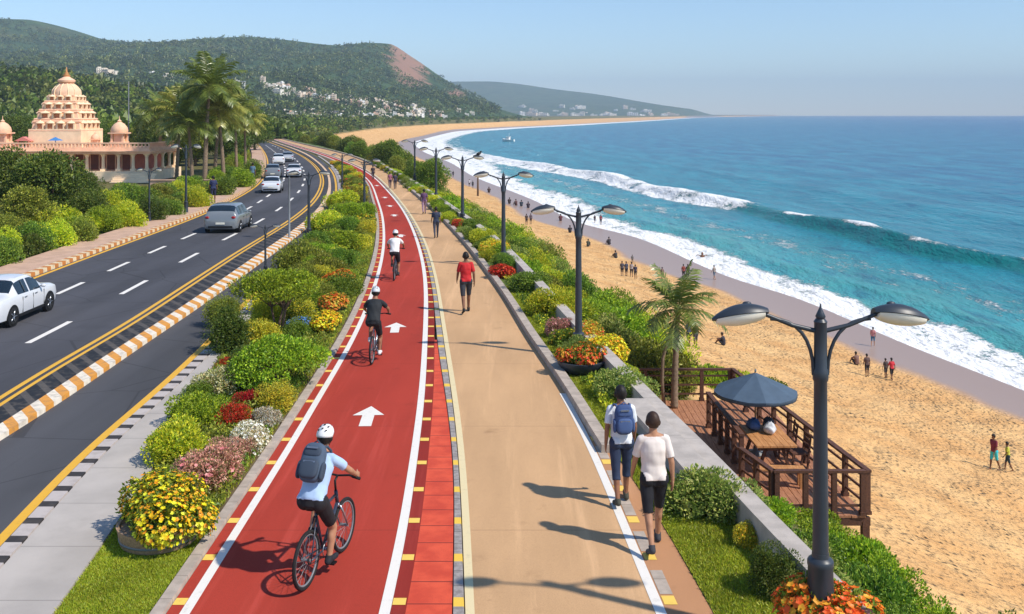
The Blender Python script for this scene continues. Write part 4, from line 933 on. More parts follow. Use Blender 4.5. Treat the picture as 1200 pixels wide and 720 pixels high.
    # corner kiosks
    for cxp, yy in ((140, 1.2), (3, 1.2), (112, 3.0), (44, 3.0)):
        small = cxp in (112, 44); k = 0.55 if small else 1.0; x = lx(cxp, yy); b = MB(); z0 = 2.9
        b.box((x, yy, z0+0.25*k), (20*sc*k, 20*sc*k, 0.5*k)); b.box((x, yy, z0+0.55*k), (17*sc*k, 17*sc*k, 0.12*k))
        for sx in (-1, 1):
            for sy in (-1, 1): b.box((x+sx*6.5*sc*k, yy+sy*6.5*sc*k, z0+0.95*k), (0.17*k, 0.17*k, 0.75*k))
        b.box((x, yy, z0+0.95*k), (10*sc*k, 10*sc*k, 0.74*k))
        b.box((x, yy, z0+1.38*k), (20*sc*k, 20*sc*k, 0.12*k)); b.lathe([(9.5*sc*k, z0+1.44*k), (10*sc*k, z0+1.6*k), (9*sc*k, z0+1.9*k), (6*sc*k, z0+2.2*k), (2*sc*k, z0+2.4*k), (2.6*sc*k, z0+2.48*k), (0.5*sc*k, z0+2.62*k), (0.3*sc*k, z0+2.95*k)], (x, yy, 0), 14)
        b.build('corner_kiosk', M['sand_stone'], tp, auto=35)
    b = MB(); 
    b.add([(-3.4, 1.2, 3.55), (-1.9, 1.2, 3.55), (-1.9, 3.2, 3.55), (-3.4, 3.2, 3.55), (-2.65, 1.2, 3.95), (-2.65, 3.2, 3.95)], [(0, 1, 4), (2, 3, 5), (1, 2, 5, 4), (3, 0, 4, 5), (0, 3, 2, 1)])
    b.box((-3.1, 1.3, 3.25), (0.08, 0.08, 0.7)); b.box((-2.0, 1.3, 3.25), (0.08, 0.08, 0.7)); b.box((-3.1, 3.1, 3.25), (0.08, 0.08, 0.7)); b.box((-2.0, 3.1, 3.25), (0.08, 0.08, 0.7)); b.build('canopy', cmat(206, 130, 122), tp)
    b = MB(); b.add([(0.2, 0.0, 3.62), (1.2, 0.0, 3.62), (1.2, 0.9, 3.62), (0.2, 0.9, 3.62), (0.7, 0.45, 3.95)], [(0, 1, 4), (1, 2, 4), (2, 3, 4), (3, 0, 4), (3, 2, 1, 0)]); b.lathe([(0.04, 2.9), (0.04, 3.9)], (0.7, 0.45, 0), 6); b.build('awning', cmat(70, 130, 190), tp)
    b = MB(); 
    for i in range(5): b.box((lx(160, -1), -1.0-0.32*i, 0.38-0.09*i*1.9*0.5), (3.6, 0.34, 0.76-0.17*i)); 
    b.build('steps', M['peach_light'], tp)
temple()
p = G(147, 205); b = MB(); b.lathe([(0.10, 0), (0.07, 1), (0.045, CH-(107-HY)*p.y/F-0.05), (0.005, CH-(107-HY)*p.y/F)], seg=8); o = b.build('flagpole', M['grey_metal'], smooth=True); o.location = (p.x, 98, 0); o.scale = (1, 1, 1.12); tag(o, 'thin pale mast standing behind the temple kiosk', 'mast')
b = MB(); b.box((0, 0, 0.3), (6, 0.25, 0.6)); b.box((0, 0, 0.64), (6.2, 0.4, 0.08)); o = b.build('compound_wall', M['pink_pave']); o.location = ((218-CX)*80/F, 80, 0); tag(o, 'low pinkish boundary wall right of the temple under the palms', 'wall')

# ------------------------------------------------------------ houses on the hill foot and the far town
def house_mesh(seed, w, d, h, far=False):
    rg = random.Random(seed); b = MB(); b.box((0, 0, h/2-1.5), (w, d, h+3)); b.box((0, 0, h+0.12), (w+0.5, d+0.5, 0.24)); b.box((w*.2*rg.choice((-1, 1)), d*.1, h+1.0), (w*.35, d*.4, 1.6))
    nf = max(1, int(h/3)); nw = max(2, int(w/2.6))
    for f in range(nf):
        for i in range(nw): b.box(((i-(nw-1)/2)*w/nw, -d/2-0.01, 1.7+3*f), (1.2, 0.06, 1.4), mi=1)
        if rg.random() < .6: b.box((0, -d/2-0.5, 0.15+3*f), (w*.9, 1.0, 0.14))
    return b.mesh('house')
HMt = [pm('plaster_%d' % i, c, 0.9, 0.08, 0.3) for i, c in enumerate((S(236, 228, 214), S(240, 236, 230), S(232, 214, 192), S(234, 222, 204), S(222, 186, 162)))]
HW = pm('house_window', S(96, 92, 88), 0.5, 0.1, 1)
_hs = [house_mesh(i, w, d, h) for i, (w, d, h) in enumerate(((9, 8, 6), (12, 9, 3.6), (8, 8, 9), (14, 10, 6.5), (10, 9, 4)))]
for hme in _hs: hme.materials.append(HMt[0]); hme.materials.append(HW)
def hill_hit(x, y):
    D = np.exp(np.linspace(math.log(250), math.log(1900), 2500)); X = (x-CX)*D/F; z = CH-(y-HY)*D/F
    g = np.maximum(hillh(X, D), -0.04); k = int(np.argmax(z < g)); return X[k], D[k], g[k]
rg = random.Random(5)
def add_house(x, y, s, label, group):
    X, Y, z = hill_hit(x, y)
    if Y < 300: return
    o = link('house', rg.choice(_hs)); o.location = (X, Y, z+0.3); o.scale = (s, s, s); o.rotation_euler = (0, 0, rg.uniform(-.5, .5))
    o.material_slots[0].link = 'OBJECT'; o.material_slots[0].material = rg.choice(HMt); tag(o, label, 'house', group)
for i in range(70):
    t = rg.random(); x = 305+190*t; y = 99+33*t**0.75+rg.uniform(-5, 5); add_house(x, y, 0.62, 'pale flat roofed house on the upper village band below the big hill', 'houses of the upper village band')
for i in range(64):
    t = rg.random(); x = 300+260*t; y = 138-3*t+rg.uniform(-6, 4); add_house(x, y, 0.5, 'small pale house among trees on the plain beside the far beach', 'houses on the plain by the far beach')
for x, y in ((125, 88), (119, 86), (133, 87), (178, 90), (197, 91), (262, 98), (281, 102)): add_house(x, y, 0.8, 'lone pale house high on the green slope above the temple and palms', 'houses on the slope above the palms')
for i in range(46):
    x = rg.uniform(596, 800); D = rg.uniform(3700, 4300); X = (x-CX)*D/F; y_ = D
    if X < float(XW(D))-900: continue
    X = min(X, float(XW(D))-30); o = link('town_building', rg.choice(_hs)); o.location = (X, D, max(0, float(hill2(X, D)))); s = rg.uniform(1.2, 1.9); o.scale = (s*1.5, s, s*rg.uniform(0.7, 1.0)); o.rotation_euler = (0, 0, rg.uniform(-.3, .3))
    o.material_slots[0].link = 'OBJECT'; o.material_slots[0].material = rg.choice(HMt[:3]); tag(o, 'tiny pale building of the town on the far shore of the bay', 'building', 'buildings of the far town')

# ------------------------------------------------------------ cars
def car_meshes(kind):
    L, w = 4.15, 0.86
    if kind == 'suv': L, w = 4.0, 0.88
    #  y, belt z, top z, half width factor, roof half width factor, low z
    if kind == 'sedan':
        st = [(-2.07, .62, .66, .80, .70, .34), (-2.0, .82, .86, .90, .78, .22), (-1.75, .90, .95, .96, .80, .2), (-1.35, .93, 1.02, 1, .80, .2), (-0.75, .92, 1.40, 1, .70, .2), (-0.35, .91, 1.45, 1, .70, .2), (0.15, .90, 1.44, 1, .70, .2), (0.45, .89, 1.36, 1, .70, .2), (1.05, .88, .98, 1, .82, .2), (1.55, .84, .92, .98, .80, .2), (1.90, .77, .84, .93, .76, .22), (2.03, .62, .68, .86, .72, .30)]
        cab = (3, 8)
    else:
        st = [(-2.0, .70, .74, .86, .78, .34), (-1.94, .92, 1.0, .93, .80, .24), (-1.86, .98, 1.18, .97, .78, .22), (-1.45, .98, 1.52, 1, .74, .22), (-0.8, .97, 1.58, 1, .74, .22), (-0.2, .96, 1.58, 1, .74, .22), (0.3, .95, 1.52, 1, .74, .22), (1.0, .92, 1.04, 1, .82, .22), (1.5, .84, .95, .97, .80, .22), (1.88, .72, .82, .90, .76, .24), (2.0, .54, .62, .82, .72, .32)]
        cab = (2, 7)
    ys = [s[0] for s in st]; fn = [pchip(ys, [s[k] for s in st]) for k in range(1, 6)]
    Y = np.unique(np.round(np.concatenate([np.linspace(ys[0], ys[-1], 46), ys]), 4)); rings = []
    for y in Y:
        zb, zt, fw, fr, zl = [float(f(y)) for f in fn]; ww = w*fw; r = w*fr*min(1, fw+0.05); hgt = zt-zb
        half = [(0, zl), (ww*0.8, zl), (ww*0.96, zl+0.06), (ww*1.0, zl+0.25), (ww*1.005, (zl+zb)/2+.1), (ww*0.975, zb-0.02), (ww*0.955, zb+0.015), (ww*0.955*(1-.85)+r*.85+ (0.0), zb+hgt*0.80), (r*0.93, zb+hgt*0.95), (r*0.6, zt), (0, zt+0.012)]
        rings.append([(x, y, z) for x, z in half]+[(-x, y, z) for x, z in half[-2:0:-1]])
    m = len(rings[0]); b = MB(); n = len(Y)
    V = [p for r in rings for p in r]
    fs = [(i*m+k, i*m+(k+1) % m, (i+1)*m+(k+1) % m, (i+1)*m+k) for i in range(n-1) for k in range(m)]+[tuple(range(m)), tuple((n-1)*m+k for k in range(m-1, -1, -1))]
    b.add(V, fs); P = {}
    body = b.mesh('body', True)
    try: body.set_sharp_from_angle(angle=R(38))
    except Exception: pass
    P['body'] = body
    def patch(sel, out=0.006):
        g = MB(); 
        for i, k in sel:
            q = [Vector(V[j]) for j in (i*m+k, i*m+(k+1) % m, (i+1)*m+(k+1) % m, (i+1)*m+k)]
            nn = (q[1]-q[0]).cross(q[3]-q[0]); c = sum(q, Vector())/4
            if nn.length < 1e-9: continue
            nn.normalize(); nn *= 1 if nn.dot(c-Vector((0, c.y, 0.7))) > 0 else -1
            g.add([p+nn*out for p in q], [(0, 1, 2, 3)])
        me = g.mesh('w', True); bm = bmesh.new(); bm.from_mesh(me); bmesh.ops.remove_doubles(bm, verts=bm.verts, dist=0.012); bm.to_mesh(me); bm.free(); return me
    ya, yb_ = ys[cab[0]], ys[cab[1]]; roof0 = ys[cab[0]+1]; roof1 = ys[cab[1]-1]
    mid = [i for i in range(n-1)]
    def ck(i): return (Y[i]+Y[i+1])/2
    sidek = (6,); sidem = (m-7,)
    bp = (roof0+roof1)/2+0.05
    for nm_, lo, hi in (('rear', roof0-0.12, bp-0.07), ('front', bp+0.05, roof1+0.25)):
        for s_, ks in (('r', sidek), ('l', sidem)): P['side_%s_%s' % (nm_, s_)] = patch([(i, k) for i in mid if lo < ck(i) < hi for k in ks])
    top = (7, 8, 9, 10, 11, 12)
    P['windscreen'] = patch([(i, k) for i in mid if roof1+0.03 < ck(i) < yb_-0.05 for k in top])
    P['rear_window'] = patch([(i, k) for i in mid if ya+0.06 < ck(i) < roof0-0.03 for k in top])
    return P, L, w, ys
CAR = {k: car_meshes(k) for k in ('sedan', 'suv')}
def wheel_parts(parent, x, y, r=0.31):
    b = MB(); b.torus((x, y, r), r-0.085, 0.085, 'X', 26, 8); w = b.build('wheel', M['rubber'], parent, True); b = MB()
    sx = 1 if x > 0 else -1
    for k in range(5):
        a = 2*math.pi*k/5; b.bar((x+sx*0.05, y, r), (x+sx*0.05, y+0.21*math.cos(a), r+0.21*math.sin(a)), 0.06, 0.02)
    b.torus((x+sx*0.03, y, r), 0.205, 0.022, 'X', 24, 6); b.ball((x+sx*0.05, y, r), (0.03, 0.05, 0.05)); b.build('rim', M['steel'], w, True)
    b = MB()
    for k in range(9):
        pass
    b.tube([(x-sx*0.06, y, r), (x+sx*0.02, y, r)], [0.22, 0.22], 20); b.build('brake_disc', M['black'], w)
def car(kind, loc, rz, paintm, label, group, name='parked_car', s=1.0, plate=(S(232, 228, 214))):
    P, L, w, ys = CAR[kind]; r = thing('car', label, 'car', loc, rz, group); r.scale = (s, s, s)
    bo = link('body', P['body'].copy(), paintm, r)
    for k, me in P.items():
        if k == 'body': continue
        m2 = me if me.materials else me
        if not me.materials: me.materials.append(M['car_glass'])
        link('window' if k.startswith('side') else k, me, None, r)
    for sx in (-1, 1):
        for y in (-1.25, 1.27): 
            wheel_parts(r, sx*(w-0.055), y)
            b = MB(); b.tube([(sx*(w-0.12), y, 0.33), (sx*(w+0.008), y, 0.33)], 0.355, 28); b.build('wheel_arch', M['black'], r)
    b0 = -L/2
    for sx in (-1, 1):
        yb = ys[1]; b = MB(); b.ball((sx*w*0.76, yb+0.02, 0.80 if kind == 'sedan' else 0.88), (0.13, 0.09, 0.085), 12, 8); b.build('tail_light', cmat(150, 24, 22, 0.25), r, True)
        b = MB(); b.ball((sx*w*0.72, ys[-2]-0.02, 0.66), (0.15, 0.10, 0.07), 12, 8); b.build('headlight', M['lens'], r, True)
        b = MB(); b.ball((sx*(w+0.08), 0.62, 0.98), (0.09, 0.06, 0.065), 10, 6); b.tube([(sx*(w-0.06), 0.66, 0.95), (sx*(w+0.04), 0.62, 0.97)], 0.02, 6); b.build('mirror', paintm, r, True)
    b = MB(); b.box((0, ys[0]-0.012, 0.56), (0.46, 0.03, 0.11)); b.build('number_plate', cmat(226, 222, 206, 0.5), r)
    for sx in (-1, 1):
        for y in (-0.62, 0.10, 0.86): b = MB(); b.box((sx*w*1.0, y, .58), (0.012, .014, .50)); b.build('door_seam', M['black'], r)
        for y in (-0.42, 0.30): b = MB(); b.box((sx*w*1.0, y, .80), (0.03, .16, .025)); b.build('door_handle', M['black'] if kind == 'suv' else M['steel'], r)
        b = MB(); b.box((sx*w*.985, 0, .27), (0.03, 1.75, .09)); b.build('sill_trim', M['black'], r)
    b = MB(); b.box((0, ys[0]+0.03, 0.36), (1.25, 0.10, 0.12)); b.build('bumper', M['black'], r)
    return r
def cpaint(n, col): return pm(n, col, 0.28, 0.02, 3, spec=0.55, coat=0.6)
PW = cpaint('white_car_paint', S(214, 216, 220)); PG = cpaint('grey_car_paint', S(120, 126, 132)); PS = cpaint('silver_car_paint', S(176, 180, 186))
cg = 'cars driving away on the main road'
def car_px(kind, x, y, mt, label, s=1.0):
    p = G(x, y); c = frac(R0, R1, float((p.x-R0(p.y))/(R1(p.y)-R0(p.y)))); d = float(c(p.y+4)-c(p.y))/4
    return car(kind, (p.x+d*2, p.y+2.05*s, 0.005), math.atan2(-d, 1), mt, label, cg, s=s)
p = G(14, 383); car('sedan', (p.x-0.74, p.y+1.1, 0.005), R(1), PW, 'white saloon car cut by the left edge of the view, nearest car on the road', cg, s=.89)
_c1 = car_px('suv', 257, 274.5, PG, 'grey hatchback driving away past the palms, second nearest car'); _c1.scale = (.97, .95, .90)
car_px('sedan', 317.5, 227, PW, 'white car just beyond the grey hatchback in the left lane', .84)
car_px('suv', 320, 210, PG, 'dark grey car close ahead of the white car in the left lane', .84)
car_px('sedan', 345, 208.5, PW, 'white car alone in the right lane near the road bend', .84)
car_px('suv', 327, 194, PW, 'white car high up the road, left of a smaller silver car', .84)
car_px('sedan', 338, 190, PS, 'small silver car farthest up the road', .84)

# ------------------------------------------------------------ people
SKIN = [pm('skin_a', S(150, 104, 78), 0.6, 0.06, 12), pm('skin_b', S(176, 128, 98), 0.6, 0.06, 12), pm('skin_c', S(120, 80, 58), 0.6, 0.06, 12)]
HAIR = pm('hair', S(28, 23, 20), 0.6, 0.2, 40)
def V3(*a): return Vector(a)
def pose_walk(st=1.0, arm=1.0, lean=0.02, elbow=15):
    """standing/walking joints of a 1.75 m figure facing +y"""
    J = {}; hp = 0.92
    J['pel'] = V3(0, 0, hp); J['waist'] = V3(0, lean*0.4, 1.08); J['chest'] = V3(0, lean, 1.27); J['neck'] = V3(0, lean*1.3, 1.475); J['head'] = V3(0, lean*1.6+0.015, 1.625)
    for s, n, ph in ((1, 'r', 1), (-1, 'l', -1)):
        th = R(22*st*ph) if ph > 0 else R(-20*st); kn = R(8*st) if ph > 0 else R(26*st)
        h = V3(s*0.095, 0, hp-0.03); k = h+V3(s*0.005, math.sin(th), -math.cos(th))*0.43; a = k+V3(0, math.sin(th-kn), -math.cos(th-kn))*0.42
        J['hip_'+n], J['knee_'+n], J['ank_'+n] = h, k, a
        tilt = R(6) if ph > 0 else R(-34*st); J['toe_'+n] = a+V3(s*0.02, 0.17*math.cos(tilt), -0.045+0.17*math.sin(tilt)); J['heel_'+n] = a+V3(0, -0.045, -0.045-0.04*math.sin(tilt))
        sh = V3(s*0.168, lean, 1.405); aa = R(-24*arm*ph)
        e = sh+V3(s*0.06, math.sin(aa)*0.29, -math.cos(aa)*0.29); f = aa+R(elbow); wv = e+V3(s*0.015, math.sin(f)*0.25, -math.cos(f)*0.25)
        J['sh_'+n], J['elb_'+n], J['wri_'+n] = sh, e, wv; J['hand_'+n] = V3(0, math.sin(f+.12), -math.cos(f+.12))
    lo = min(J[k+n].z for k in ('toe_', 'heel_') for n in 'rl')-0.03
    for k in J:
        if not k.startswith('hand'): J[k].z -= lo
    return J
def pose_sit():
    J = {'pel': V3(0, 0, .12), 'waist': V3(0, -.02, .28), 'chest': V3(0, .03, .47), 'neck': V3(0, .08, .66), 'head': V3(0, .12, .80)}
    for s, n in ((1, 'r'), (-1, 'l')):
        J['hip_'+n] = V3(s*.1, .03, .12); J['knee_'+n] = V3(s*.16, .36, .42); J['ank_'+n] = V3(s*.12, .62, .09); J['toe_'+n] = V3(s*.13, .78, .04); J['heel_'+n] = V3(s*.12, .58, .04)
        J['sh_'+n] = V3(s*.168, .055, .60); J['elb_'+n] = V3(s*.25, .22, .42); J['wri_'+n] = V3(s*.13, .40, .46); J['hand_'+n] = V3(-s*.5, .8, 0).normalized()
    return J
def pose_bike(down='r'):
    J = {'pel': V3(0, .16, 1.0), 'waist': V3(0, .23, 1.14), 'chest': V3(0, .33, 1.31), 'neck': V3(0, .44, 1.48), 'head': V3(0, .50, 1.62)}
    for s, n in ((1, 'r'), (-1, 'l')):
        if n == down: pz, py, kz, ky = 0.14, .45, .56, .46
        else: pz, py, kz, ky = 0.44, .44, .86, .56
        J['hip_'+n] = V3(s*.09, .19, .96); J['knee_'+n] = V3(s*.12, ky, kz); J['ank_'+n] = V3(s*.115, py-.07, pz+.09); J['toe_'+n] = V3(s*.12, py+.10, pz+.03); J['heel_'+n] = V3(s*.115, py-.11, pz+.04)
        J['sh_'+n] = V3(s*.170, .395, 1.405); J['elb_'+n] = V3(s*.29, .58, 1.22); J['wri_'+n] = V3(s*.27, .80, 1.09); J['hand_'+n] = V3(0, .9, -.35).normalized()
    return J
def loft(mb, pts, rads, side, seg=14):
    """closed elliptical tube; rads (side, depth)"""
    vs = []; n = len(pts)
    for i, p in enumerate(pts):
        d = (pts[min(i+1, n-1)]-pts[max(i-1, 0)]).normalized(); u = (side-d*side.dot(d)).normalized(); w = d.cross(u)
        for k in range(seg):
            a = 2*math.pi*k/seg; vs.append(p+u*math.cos(a)*rads[i][0]+w*math.sin(a)*rads[i][1])
    fs = [(i*seg+k, i*seg+(k+1) % seg, (i+1)*seg+(k+1) % seg, (i+1)*seg+k) for i in range(n-1) for k in range(seg)]
    fs += [tuple(range(seg-1, -1, -1)), tuple((n-1)*seg+k for k in range(seg))]
    mb.add(vs, fs)
def capsule(mb, a, ra, b, rb, flat=1.0, side=None):
    d = (b-a); L = d.length; d = d/L; side = side or d.orthogonal()
    pts = [a-d*ra*.92, a-d*ra*.6, a, a.lerp(b, .33), a.lerp(b, .66), b, b+d*rb*.6, b+d*rb*.92]
    rm = lambda t: ra+(rb-ra)*t
    rs = [ra*.35, ra*.8, ra, rm(.33)*1.04, rm(.66)*1.0, rb, rb*.8, rb*.35]; loft(mb, pts, [(r, r*flat) for r in rs], side, 12)
def body_mesh(J, vox, fingers):
    mb = MB(); bones = []; side = (J['sh_r']-J['sh_l']).normalized(); fat = 1.0
    top = J['neck']-(J['neck']-J['chest']).normalized()*0.03
    pts = [J['pel']-(J['waist']-J['pel']).normalized()*0.10, J['pel'], J['waist'], J['chest'], J['chest'].lerp(J['neck'], .55), top]
    loft(mb, pts, [(.11, .09), (.162, .120), (.140, .102), (.168, .118), (.165, .098), (.07, .06)], side, 18)
    bones += [('pelvis', J['pel']-(J['waist']-J['pel']).normalized()*0.10, J['waist'], .14, .12), ('torso', J['waist'], J['neck'], .12, .12)]
    for s, n in ((1, 'r'), (-1, 'l')):
        capsule(mb, J['neck']-V3(0, 0, .02), .052, J['sh_'+n]+V3(0, 0, -.004), .050)
        mb.ball(J['hip_'+n]-V3(0, .045, -.01), (.09, .09, .10), 12, 8)
        for nm_, a, b, ra, rb in (('upper_arm', 'sh_', 'elb_', .050, .039), ('forearm', 'elb_', 'wri_', .041, .027), ('thigh', 'hip_', 'knee_', .088, .056), ('calf', 'knee_', 'ank_', .057, .036)):
            capsule(mb, J[a+n], ra, J[b+n], rb); bones.append((nm_, J[a+n], J[b+n], ra, rb))
        d = (J['ank_'+n]-J['knee_'+n]); back = V3(0, -1, 0); c = J['knee_'+n].lerp(J['ank_'+n], .3); mb.ball(c+back*.018, (.045, .045, .09), 10, 7, rot=d.to_track_quat('Z', 'Y').to_matrix())
        capsule(mb, J['heel_'+n], .034, J['toe_'+n], .030, 0.8); capsule(mb, J['ank_'+n], .036, J['heel_'+n], .034); bones.append(('foot', J['heel_'+n], J['toe_'+n], .038, .036))
        hd = J['hand_'+n].normalized(); w = J['wri_'+n]; pn = side.cross(hd).normalized()
        loft(mb, [w-hd*.01, w+hd*.03, w+hd*.075, w+hd*.095], [(.022, .026), (.019, .038), (.016, .041), (.010, .034)], side, 10)
        bones.append(('hand', w+hd*.015, w+hd*.16, .03, .03))
        if fingers:
            for i, (o, ln) in enumerate(((-.030, .060), (-.010, .072), (.010, .068), (.029, .054))):
                a0 = w+hd*.085+pn*o; k1 = a0+hd*ln*.5; k2 = k1+(hd*.8-side*s*.55).normalized()*ln*.5
                capsule(mb, a0, .0095, k1, .009); capsule(mb, k1, .009, k2, .008)
            t0 = w+hd*.03+pn*.03*(1 if True else -1); t1 = t0+(hd*.7+pn*.6-side*s*.3).normalized()*.04; capsule(mb, t0, .012, t1, .010); capsule(mb, t1, .010, t1+hd*.03-side*s*.008, .009)
        else: loft(mb, [w+hd*.08, w+hd*.13, w+hd*.165], [(.014, .036), (.014, .034), (.008, .022)], side, 8)
    hd = J['head']; up = (J['head']-J['neck']).normalized(); up = (up+V3(0, 0, 1.2)).normalized(); rot = up.to_track_quat('Z', 'Y').to_matrix()
    fwd = V3(0, 1, 0); fwd = (fwd-up*fwd.dot(up)).normalized(); rr = side.cross(up)
    rot = Matrix((side, fwd, up)).transposed()
    capsule(mb, J['neck']-up*.05, .058, hd-up*.06, .052); bones.append(('neck', J['neck'], hd-up*.09, .056, .054))
    mb.ball(hd+up*.025-fwd*.008, (.074, .092, .098), 18, 12, rot=rot); mb.ball(hd-up*.05+fwd*.028, (.056, .062, .062), 14, 10, rot=rot); mb.ball(hd-up*.088+fwd*.062, (.024, .022, .02), 8, 6, rot=rot)
    if vox < .02:
        capsule(mb, hd+up*.015+fwd*.085, .010, hd-up*.022+fwd*.102, .014)           # nose
        mb.ball(hd-up*.055+fwd*.084, (.024, .010, .008), 8, 6, rot=rot)               # lips
        for s in (-1, 1): mb.ball(hd+side*s*.077-up*.005-fwd*.012, (.010, .020, .032), 8, 6, rot=rot); mb.ball(hd+up*.03+fwd*.083+side*s*.03, (.018, .010, .006), 8, 6, rot=rot)
    bones.append(('head', hd-up*.04, hd+up*.04, .088, .092))
    me = mb.mesh('body'); o = bpy.data.objects.new('tmp', me); COL.objects.link(o)
    m = o.modifiers.new('r', 'REMESH'); m.mode = 'VOXEL'; m.voxel_size = vox; m.use_smooth_shade = True
    m2 = o.modifiers.new('s', 'SMOOTH'); m2.factor = .5; m2.iterations = 8 if vox < .02 else 2
    dg = bpy.context.evaluated_depsgraph_get(); dg.update(); nm_ = bpy.data.meshes.new_from_object(o.evaluated_get(dg)); bpy.data.objects.remove(o)
    nm_.name = 'body'; return nm_, bones, (hd, up, fwd, side)
def face_labels(me, bones):
    n = len(me.polygons); c = np.zeros(n*3); me.polygons.foreach_get('center', c); c = c.reshape(-1, 3); best = np.full(n, 9.0); idx = np.zeros(n, int); tt = np.zeros(n)
    for i, (nm_, a, b, ra, rb) in enumerate(bones):
        a = np.array(a); b = np.array(b); d = b-a; t = np.clip(((c-a)@d)/(d@d), 0, 1); q = np.linalg.norm(c-(a+t[:, None]*d), axis=1)-(ra+(rb-ra)*t)
        ok = q < best; best[ok] = q[ok]; idx[ok] = i; tt[ok] = t[ok]
    return c, np.array([b[0] for b in bones])[idx], tt
def shell(name, me, mask, outw, seed=0, grow=None):
    nv = len(me.vertices); co = np.zeros(nv*3); me.vertices.foreach_get('co', co); co = co.reshape(-1, 3); no = np.zeros(nv*3); me.vertices.foreach_get('normal', no); no = no.reshape(-1, 3)
    mp = {}; vs = []; fs = []
    for p in me.polygons:
        if not mask[p.index]: continue
        f = []
        for v in p.vertices:
            if v not in mp:
                mp[v] = len(vs); q = co[v]; wr = 0.22*math.sin(q[2]*27+q[0]*31+seed)*math.sin(q[0]*17-q[2]*13+q[1]*19); vs.append(q+no[v]*(outw*(1+wr)*(grow[p.index] if grow is not None else 1)))
            f.append(mp[v])
        fs.append(f)
    m = bpy.data.meshes.new(name); m.from_pydata(vs, [], fs); m.polygons.foreach_set('use_smooth', [True]*len(fs)); m.update()
    # turn the hem in, so the cloth has an edge
    bm = bmesh.new(); bm.from_mesh(m); be = [e for e in bm.edges if e.is_boundary]
    if be:
        r = bmesh.ops.extrude_edge_only(bm, edges=be); nv_ = [g for g in r['geom'] if isinstance(g, bmesh.types.BMVert)]
        bm.normal_update()
        for v in nv_:
            src = [e.other_vert(v) for e in v.link_edges if e.other_vert(v) not in nv_]
            if src: v.co = src[0].co-src[0].normal*(outw*1.1)
    bm.to_mesh(m); bm.free(); return m
def figure(J, vox=.009, fingers=True, sleeve=.72, legs=('thigh', .92), shoes=True, hair='short', loose=.014):
    me, bones, hd = body_mesh(J, vox, fingers); c, lab, t = face_labels(me, bones); parts = {'body': me}; z = c
    tors = (lab == 'torso') | ((lab == 'pelvis') & (t > .30)); neckcut = (lab == 'torso') & (t > .93)
    sh = (tors & ~neckcut) | ((lab == 'upper_arm') & (t < sleeve)) | ((lab == 'forearm') & (sleeve > 1))
    gw = np.where(lab == 'upper_arm', .62+.75*t, np.where(lab == 'pelvis', 1.25, 1.25-.75*np.clip((t-.45)/.5, 0, 1)))
    parts['shirt'] = shell('shirt', me, sh, loose*1.1, 1, gw)
    if legs[0] == 'thigh': bt = ((lab == 'pelvis') & (t < .52)) | ((lab == 'thigh') & (t < legs[1]))
    else: bt = ((lab == 'pelvis') & (t < .52)) | (lab == 'thigh') | ((lab == 'calf') & (t < legs[1]))
    parts['shorts' if legs[0] == 'thigh' else 'trousers'] = shell('bottom', me, bt, loose*.85, 2)
    if shoes:
        sm_ = (lab == 'foot') | ((lab == 'calf') & (t > .95))
        parts['shoe'] = shell('shoe', me, sm_ & (c[:, 0] > 0), .010, 3); parts['shoe.001'] = shell('shoe', me, sm_ & (c[:, 0] <= 0), .010, 3)
    H, up, fw, sd = hd; q = c-np.array(H); u = q@np.array(up); f = q@np.array(fw)
    if hair == 'short': hm = (lab == 'head') & ((u > .055) | ((f < -.005) & (u > -.065)) | ((f < .05) & (u > .035)))
    elif hair == 'long': hm = ((lab == 'head') & ((u > .055) | (f < .0))) | ((lab == 'neck') & (f < 0.0))
    else: hm = None
    if hm is not None: parts['hair'] = shell('hair', me, hm, .020, 4)
    return parts, hd
def person(parts, cols, loc, rz, s, label, group=None):
    r = thing('person', label, 'person', loc, rz, group); r.scale = (s, s, s)
    for k, me in parts.items():
        if not me.materials: me.materials.append(SKIN[0])
        o = link(k.split('.')[0], me, None, r); k = k.split('.')[0]; o.material_slots[0].link = 'OBJECT'; o.material_slots[0].material = cols[k]
    return r
def outfit(skin, shirt, bottom, shoes=(40, 40, 44), hair=None):
    d = {'body': SKIN[skin], 'shirt': cmat(*shirt), 'shorts': cmat(*bottom), 'trousers': cmat(*bottom), 'shoe': cmat(*shoes), 'hair': hair or HAIR}; return d

